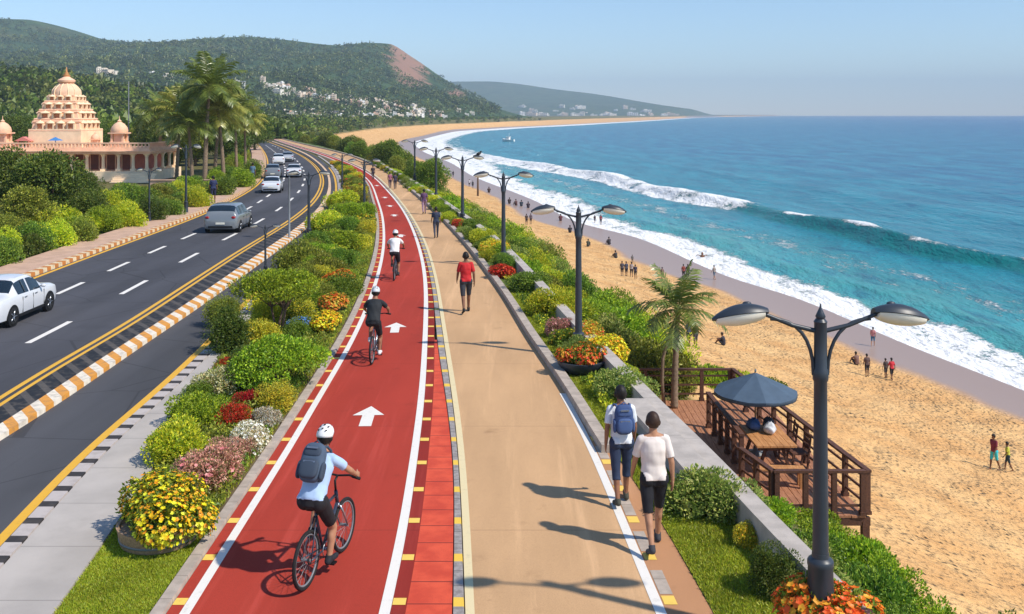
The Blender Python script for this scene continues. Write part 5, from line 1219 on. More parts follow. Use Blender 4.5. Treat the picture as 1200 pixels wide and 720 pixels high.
# bicycle, rear contact at the origin, heading +y
def bicycle(loc, rz, s, label, group, fm):
    r = thing('bicycle', label, 'bicycle', loc, rz, group); r.scale = (s, s, s); wr = 0.335; wb = 1.04
    rear, bb, st_, hd, fr = V3(0, 0, wr), V3(0, .43, .29), V3(0, .24, .80), V3(0, .80, .86), V3(0, wb, wr)
    b = MB(); hl = V3(0, .845, .70)
    for a, c, ra in ((bb, st_, .018), (st_-V3(0, 0, .03), hd-V3(0, -.01, .05), .018), (bb, hl, .022), (hd, hl, .024)): b.tube([a, c], ra, 8)
    for sx in (-1, 1):
        b.tube([bb+V3(sx*.03, 0, 0), rear+V3(sx*.065, 0, 0)], .011, 6); b.tube([st_+V3(sx*.012, 0, -.04), rear+V3(sx*.065, 0, 0)], .009, 6)
    b.build('frame', fm, r, True)
    b = MB()
    b.tube([hl+V3(0, .005, -.02), hl+V3(0, .02, -.06)], .026, 8)
    for sx in (-1, 1): b.tube([hl+V3(sx*.03, .02, -.05), hl+V3(sx*.055, .07, -.16), fr+V3(sx*.055, 0, 0)], [.014, .014, .010], 6)
    b.build('fork', M['steel'], r, True)
    for c in (rear, fr):
        b = MB(); b.torus(c, wr-.023, .023, 'X', 40, 8); w = b.build('wheel', M['rubber'], r, True)
        b = MB(); b.torus(c, wr-.052, .012, 'X', 40, 6); b.build('rim', M['grey_metal'], w, True)
        b = MB()
        for k in range(20):
            a = 2*math.pi*k/20; b.tube([c+V3(.025*(-1)**k, .02*math.cos(a+.8), .02*math.sin(a+.8)), c+V3(0, (wr-.055)*math.cos(a), (wr-.055)*math.sin(a))], .0020, 3)
        b.tube([c-V3(.06, 0, 0), c+V3(.06, 0, 0)], .018, 8); b.build('spokes', M['grey_metal'], w)
    b = MB(); b.tube([st_, V3(0, .205, .90)], .014, 8)
    b.build('seat_post', M['steel'], r, True)
    b = MB(); vs = []; prof = [(-.13, .03, .0), (-.12, .07, .01), (-.06, .082, .015), (.0, .06, .01), (.07, .03, .008), (.14, .02, .004), (.155, .008, 0)]
    for y, w_, z in prof: vs += [(-w_, .20+y, .905+z-.02), (-w_*.6, .20+y, .925+z), (w_*.6, .20+y, .925+z), (w_, .20+y, .905+z-.02), (0, .20+y, .885)]
    n = len(prof); b.add(vs, [(i*5+k, i*5+(k+1) % 5, (i+1)*5+(k+1) % 5, (i+1)*5+k) for i in range(n-1) for k in range(5)]+[(0,1,2,3,4), tuple((n-1)*5+k for k in (4,3,2,1,0))]); b.build('saddle', M['black'], r, True)
    b = MB(); b.tube([hd, hd+V3(0, -.02, .13), hd+V3(0, .05, .17)], .015, 8); b.tube([(-.31, .81, 1.04), (-.16, .85, 1.05), (0, .855, 1.03), (.16, .85, 1.05), (.31, .81, 1.04)], .0135, 8)
    hb = b.build('handlebar', M['black'], r, True)
    for sx in (-1, 1): b = MB(); b.tube([(sx*.21, .835, 1.047), (sx*.325, .806, 1.038)], .020, 8); b.tube([(sx*.17, .86, 1.04), (sx*.27, .885, 1.01)], .006, 5); b.build('grip', M['rubber'], hb, True)
    b = MB(); b.torus(bb+V3(.045, 0, 0), .085, .007, 'X', 24, 6); b.tube([bb-V3(.07, 0, 0), bb+V3(.07, 0, 0)], .02, 8)
    b.tube([bb+V3(.065, 0, 0), V3(.075, .45, .125)], .011, 6); b.tube([bb+V3(-.065, 0, 0), V3(-.075, .41, .455)], .011, 6)
    cr = b.build('crankset', M['steel'], r, True)
    for sx, p in ((1, V3(.12, .45, .12)), (-1, V3(-.12, .42, .455))): b = MB(); b.box(p, (.085, .09, .02)); b.build('pedal', M['black'], cr)
    b = MB(); b.tube([rear+V3(.045, 0, .045), bb+V3(.045, 0, .085)], .005, 4); b.tube([rear+V3(.045, 0, -.045), bb+V3(.045, 0, -.085)], .005, 4); b.torus(rear+V3(.045, 0, 0), .04, .01, 'X', 16, 5); b.build('chain', M['black'], r, True)
    return r
def helmet(par, hd, mt):
    H, up, fw, sd = hd; rot = Matrix((sd, fw, up)).transposed(); b = MB(); c = H+up*.045-fw*.006; vs = []; nr, ns = 9, 24
    for i in range(nr):
        t = math.pi/2*i/(nr-1)*1.0
        for k in range(ns):
            a = 2*math.pi*k/ns; low = -.030 if math.sin(a) < 0.2 else .012; rr = math.cos(t); ridge = 1+0.045*(abs(math.cos(a*3.5)) > .75)*math.sin(t*2)
            vs.append(c+rot @ V3(.102*rr*math.cos(a)*ridge, .128*rr*math.sin(a)*ridge, low*(1-i/(nr-1))+.115*math.sin(t)*ridge))
    fs = [(i*ns+k, i*ns+(k+1) % ns, (i+1)*ns+(k+1) % ns, (i+1)*ns+k) for i in range(nr-1) for k in range(ns)]+[tuple(range(ns-1, -1, -1))]
    b.add(vs, fs); h = b.build('helmet', mt, par, True)
    b = MB()
    for x in (-.05, 0, .05):
        for yv, zz_ in ((-.085, .075), (-.03, .112), (.04, .110)): b.ball(c+rot @ V3(x*(1 if yv > -.08 else 1.0), yv, zz_-abs(x)*.45), (.010, .030, .010), 8, 5, rot=rot)
    b.build('vent', M['black'], h, True)
    b = MB()
    for s in (-1, 1): b.tube([c+rot @ V3(s*.092, -.03, -.02), c+rot @ V3(s*.078, .01, -.085), c+rot @ V3(s*.03, .045, -.155)], .005, 4)
    b.build('strap', M['black'], h)
def backpack(loc, rz, s, J, mt, mt2, label, w=.27, h=.42, d=.15):
    r = thing('backpack', label, 'backpack', loc, rz); r.scale = (s, s, s)
    up = (J['neck']-J['waist']).normalized(); side = V3(1, 0, 0); bk = up.cross(side); bk = -side.cross(up)*-1
    bk = side.cross(up); bk = bk if bk.y < 0 else -bk; c = J['waist'].lerp(J['neck'], .53)+bk*(.128+d/2); rot = Matrix((side, -bk, up)).transposed()
    def rbox(c0, sx, sy, sz, pw=3.2):
        b = MB(); ns, nr = 24, 12; vs = []
        for i in range(nr+1):
            t = -math.pi/2+math.pi*i/nr
            for k in range(ns):
                a = 2*math.pi*k/ns; e = 2/pw; f = lambda v: math.copysign(abs(v)**e, v); vs.append(c0+rot @ V3(sx/2*f(math.cos(t))*f(math.cos(a)), sy/2*f(math.cos(t))*f(math.sin(a)), sz/2*f(math.sin(t))))
        fs = [(i*ns+k, i*ns+(k+1) % ns, (i+1)*ns+(k+1) % ns, (i+1)*ns+k) for i in range(nr) for k in range(ns)]; b.add(vs, fs); return b
    rbox(c, w, d, h).build('bag_body', mt, r, True)
    rbox(c+rot @ V3(0, -d*.46, -h*.18), w*.82, d*.5, h*.50).build('front_pocket', mt2, r, True); rbox(c+rot @ V3(0, -d*.40, h*.24), w*.74, d*.34, h*.24).build('top_pocket', mt2, r, True)
    for sx in (-1, 1): rbox(c+rot @ V3(sx*w*.5, 0, -h*.2), w*.16, d*.7, h*.45).build('side_pocket', mt2, r, True)
    b = MB(); b.tube([c+rot @ V3(-w*.15, 0, h*.48), c+rot @ V3(0, 0, h*.56), c+rot @ V3(w*.15, 0, h*.48)], .01, 6); b.build('handle', mt2, r, True)
    b = MB(); b.box(c+rot @ V3(0, -d*.62, -h*.02), (w*.5, .02, .018), rot=rot); b.box(c+rot @ V3(0, -d*.60, h*.33), (w*.45, .02, .02), rot=rot); b.build('zip', M['steel'], r)
    for sx in (-1, 1):
        b = MB(); pts = [(-.02, .17), (.06, .21), (.17, .19), (.265, .08), (.275, -.04), (.20, -.15), (.05, -.19)]; b.tube([c+rot @ V3(sx*(.095+.03*math.sin(i*.5)), y_, z_) for i, (y_, z_) in enumerate(pts)], .018, 6); b.build('strap', mt2, r, True)
    return r
def track_dir(f, D): d = float(f(D+1.5)-f(D-0.5))/2; return math.atan2(-d, 1)
BK = pose_bike('r')
cyc_parts, cyc_hd = figure(BK, .0095, True, sleeve=.62, legs=('thigh', .80), hair='short')
helm_w = pm('helmet_white', S(226, 226, 226), 0.35, 0.03, 5); helm_g = pm('helmet_silver', S(200, 204, 208), 0.35, 0.04, 5)
def cyclist(x, y, s, rz, cols, hm, lab, blab, fm):
    p = G(x, y, .02); pr = person(cyc_parts, cols, p, rz, s, lab, 'cyclists on the red track'); helmet(pr, cyc_hd, hm)
    bicycle(p, rz, s, blab, 'bicycles on the red track', fm); return p
p1 = cyclist(359, 690, 1.07, R(-15), outfit(1, (168, 194, 226), (30, 30, 34), (36, 38, 44)), helm_w, 'cyclist in white helmet, light blue shirt, black shorts and a backpack riding nearest the viewer', 'dark blue bicycle ridden by the cyclist with the grey backpack', M['bike_dark'])
backpack(p1, R(-15), 1.07, BK, cmat(72, 88, 108), cmat(58, 70, 86), 'grey blue backpack worn by the nearest cyclist in the white helmet', .30, .46, .16)
cyclist(436, 427, 1.0, R(-2), outfit(0, (34, 38, 42), (26, 28, 32), (220, 220, 220)), helm_g, 'cyclist in all black clothes and silver helmet, second from the viewer on the red track', 'bicycle ridden by the cyclist dressed in black', M['steel'])
cyclist(462, 329, 1.0, R(2), outfit(0, (222, 220, 218), (32, 30, 34), (50, 50, 54)), helm_w, 'cyclist in white top and black shorts, farthest of the three on the red track', 'bicycle ridden by the cyclist in the white top', M['bike_dark'])
# walkers
WA, wa_hd = figure(pose_walk(0.75, 0.6), .0095, True, sleeve=.8, legs=('thigh', .98), hair='short')
WB, wb_hd = figure(pose_walk(-0.45, 0.5), .0095, True, sleeve=.8, legs=('calf', .28), hair='short') if False else figure(pose_walk(0.42, -0.4), .0095, True, sleeve=.75, legs=('calf', .30), hair='short')
JB = pose_walk(0.42, -0.4)
pw = G(766, 641, .03); person(WA, outfit(1, (226, 214, 206), (30, 30, 36), (60, 60, 66), pm('hair_brown', S(58, 38, 27), 0.6, 0.2, 40)), pw, R(4), 1.04, 'man in plain white t-shirt and black shorts walking at the edge of the walkway', 'walkers on the promenade')
pb = G(728, 589, .03); person(WB, outfit(0, (222, 226, 232), (44, 56, 82), (70, 70, 60)), pb, R(6), 0.99, 'person in white top and dark blue cropped trousers wearing a blue backpack', 'walkers on the promenade')
backpack(pb, R(6), 0.99, JB, cmat(58, 78, 122), cmat(72, 94, 138), 'blue backpack worn by the walker in cropped trousers', .29, .46, .15)
pr_ = G(546, 366, .03); person(WA, outfit(2, (190, 36, 40), (52, 54, 62), (30, 30, 30)), pr_, track_dir(V1, pr_.y)+R(2), 1.02, 'man in red shirt and dark shorts walking alone up the promenade', 'walkers on the promenade')
FW, fw_hd = figure(pose_walk(0.7, 0.6), .024, False, sleeve=.8, legs=('calf', .9)); FS, _ = figure(pose_walk(0.12, 0.2), .024, False, sleeve=.8, legs=('thigh', .98)); FK, _ = figure(pose_walk(0.55, 0.7), .024, False, sleeve=.8, legs=('thigh', .98), shoes=False); FT, _ = figure(pose_sit(), .024, False, sleeve=.8, legs=('thigh', .98), shoes=False)
for x, y, c, lab in ((511, 279, outfit(2, (44, 52, 74), (60, 64, 80)), 'walker in dark blue clothes on the promenade ahead of the man in red'),
                     (497, 251, outfit(2, (92, 62, 96), (150, 120, 140)), 'walker in purple top on the promenade beyond the walker in dark blue'),
                     (457, 221, outfit(0, (150, 90, 110), (70, 60, 80)), 'left person of a small distant pair on the promenade'), (463, 222, outfit(2, (60, 54, 70), (50, 46, 60)), 'right person of a small distant pair on the promenade, in dark clothes'),
                     (437, 211, outfit(2, (60, 50, 56), (60, 56, 66)), 'tiny dark figure where the red track bends away')):
    p = G(x, y, .03); person(FW, c, p, track_dir(V1, p.y), .84 if y > 240 else .74, lab, 'distant walkers on the promenade')
p = G(250, 238, .14); person(FS, outfit(2, (40, 48, 84), (40, 44, 70)), p, R(20), 1.0, 'person in dark blue standing on the sidewalk below the palms', 'people on the sidewalk')
p = G(296, 216, .14); person(FS, outfit(2, (90, 120, 140), (60, 70, 90)), p, R(-10), 1.0, 'person in pale blue far along the sidewalk by the hedge', 'people on the sidewalk')
# beach people (foot seen at x,y)
gp = 'people on the beach'
TQ = (60, 190, 200); DK = (40, 40, 48)
for fig, x, y, s, rz, sk, a, c, lab in (
    (FK, 1165, 551, .92, 110, 2, (120, 40, 60), TQ, 'person in maroon top and turquoise shorts walking on the sand at the right'),
    (FK, 1181, 552, .74, 70, 2, (190, 190, 70), (40, 60, 70), 'child in yellow top beside the person in turquoise shorts'),
    (FK, 1045, 446, .80, 10, 2, (196, 50, 60), DK, 'person in red shirt at the edge of the wet sand'),
    (FS, 1038, 443, .70, 20, 2, (70, 60, 60), (60, 60, 66), 'person in dark clothes beside the one in red shirt on the wet sand'),
    (FS, 1016, 442, .82, 5, 2, (90, 70, 66), DK, 'dark shirtless looking person standing left of the pair with the red shirt'),
    (FT, 1004, 428, .95, 15, 2, (120, 90, 80), DK, 'person crouching on the sand left of the standing dark figure'),
    (FK, 1023, 406, .80, -30, 1, (196, 130, 130), (70, 120, 150), 'person in pink top and blue shorts walking on wet sand by the foam'),
    (FS, 807, 406, .85, 30, 2, (60, 70, 90), DK, 'left person of a pair half hidden behind the small palm crown'), (FS, 815, 408, .85, 20, 2, (70, 80, 60), (80, 80, 90), 'right person of a pair half hidden behind the small palm crown'),
    (FT, 848, 405, .9, 60, 2, (50, 50, 60), DK, 'person in dark clothes sitting alone on the open sand'),
    (FS, 776, 329, .75, 0, 2, (120, 100, 90), (80, 70, 70), 'person standing alone on the sand left of a close pair'),
    (FS, 801, 327, .85, 10, 2, (130, 60, 50), DK, 'left person of a close pair near the water'), (FS, 806, 327, .85, -10, 2, (60, 50, 50), DK, 'right person of a close pair near the water'),
    (FK, 837, 328, .85, 40, 1, (150, 140, 130), (90, 110, 130), 'person standing in the wash of the foam right of the close pair'),
    (FS, 729, 324, .82, 0, 2, (70, 70, 80), DK, 'leftmost of a row of four dark figures on the sand'), (FS, 734, 324, .82, 20, 2, (60, 66, 84), DK, 'second from left in a row of four dark figures on the sand'),
    (FS, 740, 325, .84, -20, 2, (170, 160, 160), DK, 'third from left in a row of four figures on the sand, in a pale top'), (FS, 744.5, 327, .78, 0, 2, (50, 50, 70), DK, 'rightmost in a row of four dark figures on the sand'),
    (FS, 741, 309, .55, 0, 2, (100, 100, 100), (120, 110, 100), 'child standing on the sand behind the row of four figures'),
    (FT, 722, 303, 1.0, 40, 2, (60, 60, 60), DK, 'person sitting on the sand above the row of four figures'), (FT, 714, 287, 1.1, 20, 2, (50, 50, 56), DK, 'person in dark clothes sitting nearest the wash'),
    (FT, 689, 289, 1.0, -20, 2, (70, 76, 66), DK, 'person sitting on the sand right of the second lamp post'), (FT, 668, 273, 1.15, 0, 2, (40, 40, 46), DK, 'person in black sitting left of the second lamp post'),
    (FT, 657, 259, 1.2, 0, 2, (100, 50, 56), DK, 'person sitting at the dry side of the beach near a pair of waders'), (FS, 697, 262, .72, 0, 2, (60, 40, 40), DK, 'small wader in the foam, left of a pair'), (FS, 704, 264, .9, 0, 2, (130, 50, 60), DK, 'wader in dark red top in the foam edge'),
    (FS, 617, 264, .9, 0, 2, (70, 60, 60), DK, 'left person of a pair standing near the far shrubs'), (FS, 622, 263, .9, 0, 2, (90, 80, 90), DK, 'right person of a pair standing near the far shrubs'),
    (FT, 597, 239, 1.3, 0, 2, (60, 50, 50), DK, 'leftmost of four dots of people on the far sand'), (FT, 605, 241, 1.3, 30, 2, (90, 60, 60), DK, 'second of four dots of people on the far sand'), (FT, 611, 242, 1.3, 0, 2, (50, 60, 70), DK, 'third of four dots of people on the far sand'), (FT, 619, 244, 1.3, 0, 2, (60, 50, 60), DK, 'rightmost of four dots of people on the far sand'),
    (FS, 550, 219, 1.0, 0, 2, (200, 200, 205), DK, 'person in white standing beside the wooden post'), (FS, 554, 221, 1.0, 0, 2, (60, 60, 60), DK, 'dark figure standing beside the wooden post'),
    (FS, 516, 199, 1.0, 0, 2, (120, 70, 60), DK, 'far person by the curved water line'), (FS, 531, 208, 1.0, 0, 2, (50, 50, 60), DK, 'dark dot of a person on sand between lamps'), (FT, 573, 226, 1.4, 0, 2, (70, 50, 40), DK, 'dark dot of a person right of the wooden post')):
    p = hit(x, y); person(fig, outfit(sk, a, c), p, R(rz), s*.92, lab, gp)
sw = hit(823, 302); b = MB(); b.ball((0, 0, 0.18), (.13, .14, .17), 12, 8); b.ball((0, 0, -.15), (.26, .18, .22), 12, 8); b.tube([(-.2, 0, -.05), (-.45, .15, .02), (-.6, .3, -.05)], .05, 6); b.tube([(.2, 0, -.05), (.45, .15, .02), (.6, .3, -.05)], .05, 6)
o = b.build('person', SKIN[2], smooth=True); o.location = (sw.x, sw.y, SEA+.2); tag(o, 'swimmer with head and shoulders above the white foam', 'person')
p = hit(560, 230); b = MB(); b.lathe([(.16, -.5), (.15, 2.4), (.13, 4.2), (.05, 4.25)], seg=8); o = b.build('wooden_post', M['bark'], smooth=True); o.location = p; o.scale = (1.2, 1.2, .9); tag(o, 'single dark wooden post on the sand behind the shrubs', 'post')
# small boat
b = MB(); st = [(-2.4, .6, .5), (-1.5, 1.0, .35), (0, 1.15, .3), (1.4, .9, .45), (2.6, .05, .8)]; vs = []
for y_, w_, z_ in st: vs += [(-w_, y_, z_+.3), (-w_*.55, y_, -.3), (w_*.55, y_, -.3), (w_, y_, z_+.3), (w_*.85, y_, z_+.1), (-w_*.85, y_, z_+.1)]
b.add(vs, [(i*6+k, i*6+(k+1) % 6, (i+1)*6+(k+1) % 6, (i+1)*6+k) for i in range(4) for k in range(6)]+[tuple(range(6)), tuple(24+k for k in range(5, -1, -1))])
bt = thing('boat', 'small white boat in the bay near the white surf', 'boat', (0, 0, 0)); b.build('hull', cmat(230, 230, 228, .4), bt)
b = MB(); b.box((0, .2, 1.05), (1.1, 1.3, 1.0)); b.box((0, .2, 1.6), (1.4, 1.7, .1)); b.tube([(0, -.2, 1.6), (0, -.2, 3.0)], .05, 6); b.build('cabin', cmat(236, 234, 230, .4), bt)
D = F*(CH-SEA)/(166-HY); bt.location = ((596-CX)*D/F, D, SEA+.15); bt.rotation_euler = (0, 0, R(60)); bt.scale = (1.6, 1.6, 1.6)

# ------------------------------------------------------------ planted median
gm = 'shrubs in the planted median'
# flower tub
p = G(188, 648, .05); D = p.y+0.42; tub = thing('flower_tub', 'low wooden tub on the lawn below the yellow flower bush', 'tub', ((187-CX)*D/F, D, .05))
b = MB(); b.lathe([(.50, 0), (.52, .02), (.56, .24), (.57, .26), (.53, .26), (.51, .22)], seg=40); b.build('bowl', M['tub_wood'], tub, auto=40)
b = MB(); b.lathe([(.526, .07), (.538, .07), (.542, .10), (.532, .10)], seg=40); b.build('hoop', M['grey_metal'], tub, True)
b = MB(); b.lathe([(.51, .21), (.02, .24)], seg=24); b.build('soil', M['soil'], tub)
shrub('green', (190-CX)*D/F, D, .20, 1.52, 1.36, .78, 'big round bush of yellow and orange flowers in the wooden tub', fl='yellow', seed=1, name='flower_bush', fn=2000, fs=.058, cat='flower bush')
def lo(*a, **k): return shrub_px(*a, **k)
lo('lime', 208, 552, 86, 494, 'round yellow green shrub just behind the flower tub', seed=2)
lo('bright', 228, 510, 78, 462, 'mid green leafy shrub behind the yellow green round one', seed=3)
lo('cream', 262, 466, 64, 428, 'cream and green variegated shrub beside the pavement', seed=1)
lo('red', 274, 505, 48, 472, 'dark red leafed shrub between green and white shrubs', seed=2); lo('red', 296, 482, 40, 456, 'smaller red leafed shrub behind the dark red one', seed=3)
lo('yellow', 325, 487, 50, 446, 'yellow leafed shrub next to the track edging', seed=1); lo('white', 290, 535, 56, 494, 'white flowering low shrub in front of the red ones', fl='whitef', seed=2, fn=260); lo('white', 312, 505, 36, 476, 'small white shrub against the track edging', seed=3)
lo('purple', 246, 582, 80, 524, 'grey mauve leafed shrub beside the track edging behind the flower tub', fl='pinkf', seed=1, fn=200); lo('purple', 272, 548, 56, 512, 'smaller mauve shrub behind the grey mauve one', seed=2)
lo('lime', 290, 500, 34, 478, 'tiny lime shrub tucked between red and white shrubs', seed=1); lo('green', 236, 470, 40, 446, 'small green shrub at the pavement beside the variegated one', seed=2)
p = G(332, 462, .03); D = p.y+0.5; tree('dome', (330-CX)*D/F, D, .03, 0.98, 'low clipped bright green dome shaped tree beside the red track', sz=1.02)
p = G(335, 398, .03); D = p.y+0.2; tree('umbrella', (326-CX)*D/F, D, .03, 0.95, 'bright green umbrella shaped tree with several bare stems', sz=0.98)
lo('dark', 268, 418, 56, 350, 'tall dark green shrub at the pavement left of the umbrella tree', seed=1, airy=True); lo('olive', 262, 385, 44, 340, 'loose yellowish shrub behind the tall dark green one', seed=2, airy=True); lo('yellow', 306, 412, 46, 372, 'yellow green shrub under the umbrella tree', seed=3); lo('dark', 290, 446, 50, 404, 'dark green shrub between the umbrella and dome trees', seed=2)
lo('green', 345, 400, 40, 376, 'green shrub at the foot of the umbrella tree stems', seed=1); lo('red', 268, 432, 26, 418, 'small rusty red shrub at the pavement edge', seed=1)
lo('bright', 352, 392, 34, 370, 'low blue flowering bush behind the umbrella tree stems', fl='bluef', seed=2, fn=700)
for x, yb, w, yt, fl, lab in ((400, 343, 46, 315, 'orange', 'orange flower bush in the median nearest the third cyclist'), (391, 368, 38, 342, 'mixed', 'yellow orange flower bush between two other flower bushes'), (381, 390, 40, 363, 'yellow', 'yellow flower bush beside the umbrella tree')):
    D = G(0, yb, .03).y; pot = MB(); r_ = w*.40*D/F; pot.lathe([(r_*.8, 0), (r_*.95, .10), (r_, .20), (r_*.9, .20)], seg=24); o = pot.build('planter_bowl', M['black'], smooth=True); o.location = ((x-CX)*(D+r_)/F, D+r_, .03); tag(o, 'low dark bowl under the '+lab.split(' in ')[0].split(' between')[0].split(' beside')[0]+(', second from far' if 'between' in lab else ', far one' if 'third' in lab else ', near one'), 'planter')
    lo('green', x, yb-3, w, yt, lab, fl=fl, seed=1, fn=1500, z=.18, fs=.095)
for k, x, yb, w, yt, lab in (('olive', 352, 322, 60, 280, 'loose olive shrub behind the umbrella tree'), ('olive', 380, 330, 50, 296, 'olive brown shrub right of the short black lamp'), ('green', 400, 318, 40, 290, 'green shrub behind the orange flower bush'),
    ('bright', 396, 297, 60, 268, 'wide bright green shrub halfway along the planted median'), ('lime', 384, 275, 54, 246, 'lime green shrub beyond the wide bright green one'), ('bright', 408, 262, 40, 236, 'bright green shrub beside the far part of the red track'), ('green', 372, 300, 44, 270, 'green shrub at the outer side of the wide bright green one'),
    ('lime', 402, 246, 46, 222, 'lime shrub near the far black lamp'), ('olive', 425, 290, 26, 268, 'small olive shrub against the track edging'), ('dark', 428, 272, 24, 254, 'small dark shrub against the track edging')):
    lo(k, x, yb, w, yt, lab, group=gm)
# the rest of the bed, thinning towards the bend
rg = random.Random(11)
D = 28.0
gf = 'far shrubs of the planted median'
while D < 118:
    L_, R_ = float(P1(D)), float(T0(D)); wdt = R_-L_
    for q in range(3 if wdt > 1.6 else 2):
        x = L_+wdt*(0.16+0.68*rg.random()); w = min(rg.uniform(0.9, 1.5), wdt*.8+.2); fl = rg.choice([None, None, None, None, 'orange', 'yellow', 'redf']) if D > 45 else None
        kd = rg.choice(['bright', 'lime', 'green', 'olive', 'yellow', 'green', 'dark'])
        shrub(kd, x, D+rg.uniform(-.5, .5), .03, w, w, rg.uniform(.5, .95) if not fl else .5, ('%s leafed shrub in the far part of the planted median' % {'bright': 'bright green', 'lime': 'lime', 'green': 'green', 'olive': 'olive', 'yellow': 'yellow', 'dark': 'dark green'}[kd]) if not fl else '%s flowering bush in the far part of the planted median' % {'orange': 'orange', 'yellow': 'yellow', 'redf': 'red'}[fl], group=(gf+', '+kd) if not fl else 'far flower bushes of the planted median, '+fl, fl=fl, fn=500)
    D += 1.35+D*.026
# ------------------------------------------------------------ strip between walkway and wall
def strip_x(D, t): return float(V1(D)*(1-t)+(XW(D)-0.35)*t)
shrub_px('sea', 836, 618, 112, 546, 'wide grey green leafy shrub on the lawn beside the low wall', seed=1); shrub_px('yellow', 872, 646, 40, 612, 'small yellow flowering shrub against the low wall', seed=2, fl='yellow', fn=150)
shrub_px('dark', 905, 705, 68, 632, 'dark green shrub at the wall foot next to the nearest lamp', seed=3); shrub_px('sea', 930, 718, 54, 668, 'mid green shrub touching the nearest lamp', seed=2)
pl = lamp_at[961].location
shrub('green', pl.x+.02, pl.y+.05, .05, 1.25, .85, .74, 'ring of orange and yellow flowers around the foot of the nearest lamp', fl='orange', seed=2, fn=1500, fs=.10)
l2 = lamp_at[678].location; D = l2.y-1.55; X = (681-CX)*D/F
bw = thing('bowl_planter', 'round dark bowl planter filled with orange flowers in front of a lamp post', 'planter', (X, D, .03)); b = MB(); b.lathe([(.30, 0), (.42, .06), (.54, .22), (.56, .30), (.53, .31), (.50, .26)], seg=36); b.build('bowl', M['lamp_metal'], bw, auto=40); b = MB(); b.lathe([(.50, .25), (.02, .27)], seg=20); b.build('soil', M['soil'], bw)
shrub('green', X, D, .27, 1.12, 1.12, .42, 'mound of orange flowers in the round bowl planter', fl='orange', seed=3, fn=1100, fs=.08)
shrub('sea', X+.05, D+.45, .05, 1.35, .7, .72, 'pale blue green leaves behind the orange flowers of the bowl planter', seed=1)
shrub_px('sea', 732, 476, 72, 430, 'round grey green shrub between the bowl planter and the stone bench', seed=2); shrub_px('yellow', 712, 428, 50, 392, 'mass of yellow flowers along the wall behind the bowl planter', seed=1, fl='yellow', fn=900); shrub_px('lime', 728, 446, 38, 424, 'small lime shrub between yellow flowers and grey green shrub', seed=3)
shrub_px('yellow', 686, 414, 44, 376, 'yellow flower bush left of the second lamp post', seed=2, fl='mixed', fn=600); shrub_px('purple', 655, 398, 34, 372, 'mauve shrub on the lawn near the walkway kerb', seed=1, fl='pinkf', fn=150); shrub_px('green', 662, 408, 34, 384, 'green shrub with yellow tips next to the mauve one', seed=2, fl='yellow', fn=120)
shrub_px('lime', 650, 376, 62, 338, 'large lime green shrub beside the walkway kerb', seed=1); shrub_px('dark', 640, 372, 34, 346, 'dark green shrub on the kerb side of the large lime one', seed=2)
shrub_px('green', 620, 345, 54, 318, 'rounded green shrub on the lawn between two lamps', seed=3); shrub_px('red', 588, 328, 32, 308, 'rusty flower bush at the foot of the third lamp', seed=2, fl='redf', fn=500); shrub_px('yellow', 578, 305, 36, 280, 'yellow flower bush on the kerb side of the third lamp', seed=1, fl='yellow', fn=700); shrub_px('lime', 566, 288, 36, 266, 'lime shrub beyond the yellow flower bush', seed=2); shrub_px('red', 538, 268, 20, 256, 'small rusty red bush by the fourth lamp', seed=1, fl='redf', fn=400)
D = 37.5
while D < 118:
    for t in (rg.uniform(.2, .5), rg.uniform(.5, .85)):
        kd = rg.choice(['lime', 'green', 'bright', 'yellow', 'sea', 'green']); w = rg.uniform(.8, 1.3)
        shrub(kd, strip_x(D, t), D+rg.uniform(-.6, .6), .03, w, w, rg.uniform(.4, .75), '%s shrub in the far planted strip along the walkway' % {'lime': 'lime', 'green': 'green', 'bright': 'bright green', 'yellow': 'yellowish', 'sea': 'grey green'}[kd], group='far shrubs along the walkway, '+kd)
    D += 1.8+D*.026
# ------------------------------------------------------------ bank below the wall
gb = 'leafy shrubs on the bank below the sea wall'
def bank(kind, D, offx, w, h, label, group=gb, **k):
    X = float(XW(D))+offx; shrub(kind, X, D, float(height(X, D))-.1, w, w*rg.uniform(.85, 1.1), h, label, group=group, **k)
D = 9.4
while D < 16.9:
    for o_, kd in ((.62, 'sea'), (1.5, 'green'), (2.5, 'bright'), (3.5, 'sea'), (4.4, 'green')):
        if D > 15.2 and o_ > 3: continue
        w = rg.uniform(1.15, 1.6); oo = o_+rg.uniform(-.2, .2); X = float(XW(D))+oo; zg = float(height(X, D)); top = -.10-.27*oo-.10*max(0, D-14)+rg.uniform(-.18, .12)
        bank(kd, D+rg.uniform(-.3, .3), oo, w, max(.5, top-zg), '%s shrub on the bank between the nearest lamp and the sand' % {'sea': 'grey green', 'green': 'mid green', 'bright': 'bright green'}[kd], 'shrubs on the near bank, '+kd)
    D += 1.0
D = 32.0
while D < 112:
    for o_ in ((.75, 1.9, 3.1, 4.3) if D < 52 else (.9, 2.6, 4.4)):
        kd = rg.choice(['green', 'bright', 'bright', 'olive', 'sea', 'lime']); w = rg.uniform(1.7, 2.5)*(1 if D < 60 else 1.25); oo = o_+rg.uniform(-.3, .3); X = float(XW(D))+oo; zg = float(height(X, D)); top = .05-.30*oo+rg.uniform(-.4, .4)
        bank(kd, D+rg.uniform(-.7, .7), oo, w, max(.8, top-zg), '%s shrub on the long bank beyond the deck' % {'green': 'mid green', 'bright': 'bright green', 'olive': 'olive', 'sea': 'grey green', 'lime': 'lime'}[kd], 'shrubs on the long bank, '+kd)
    D += 1.6+D*.021
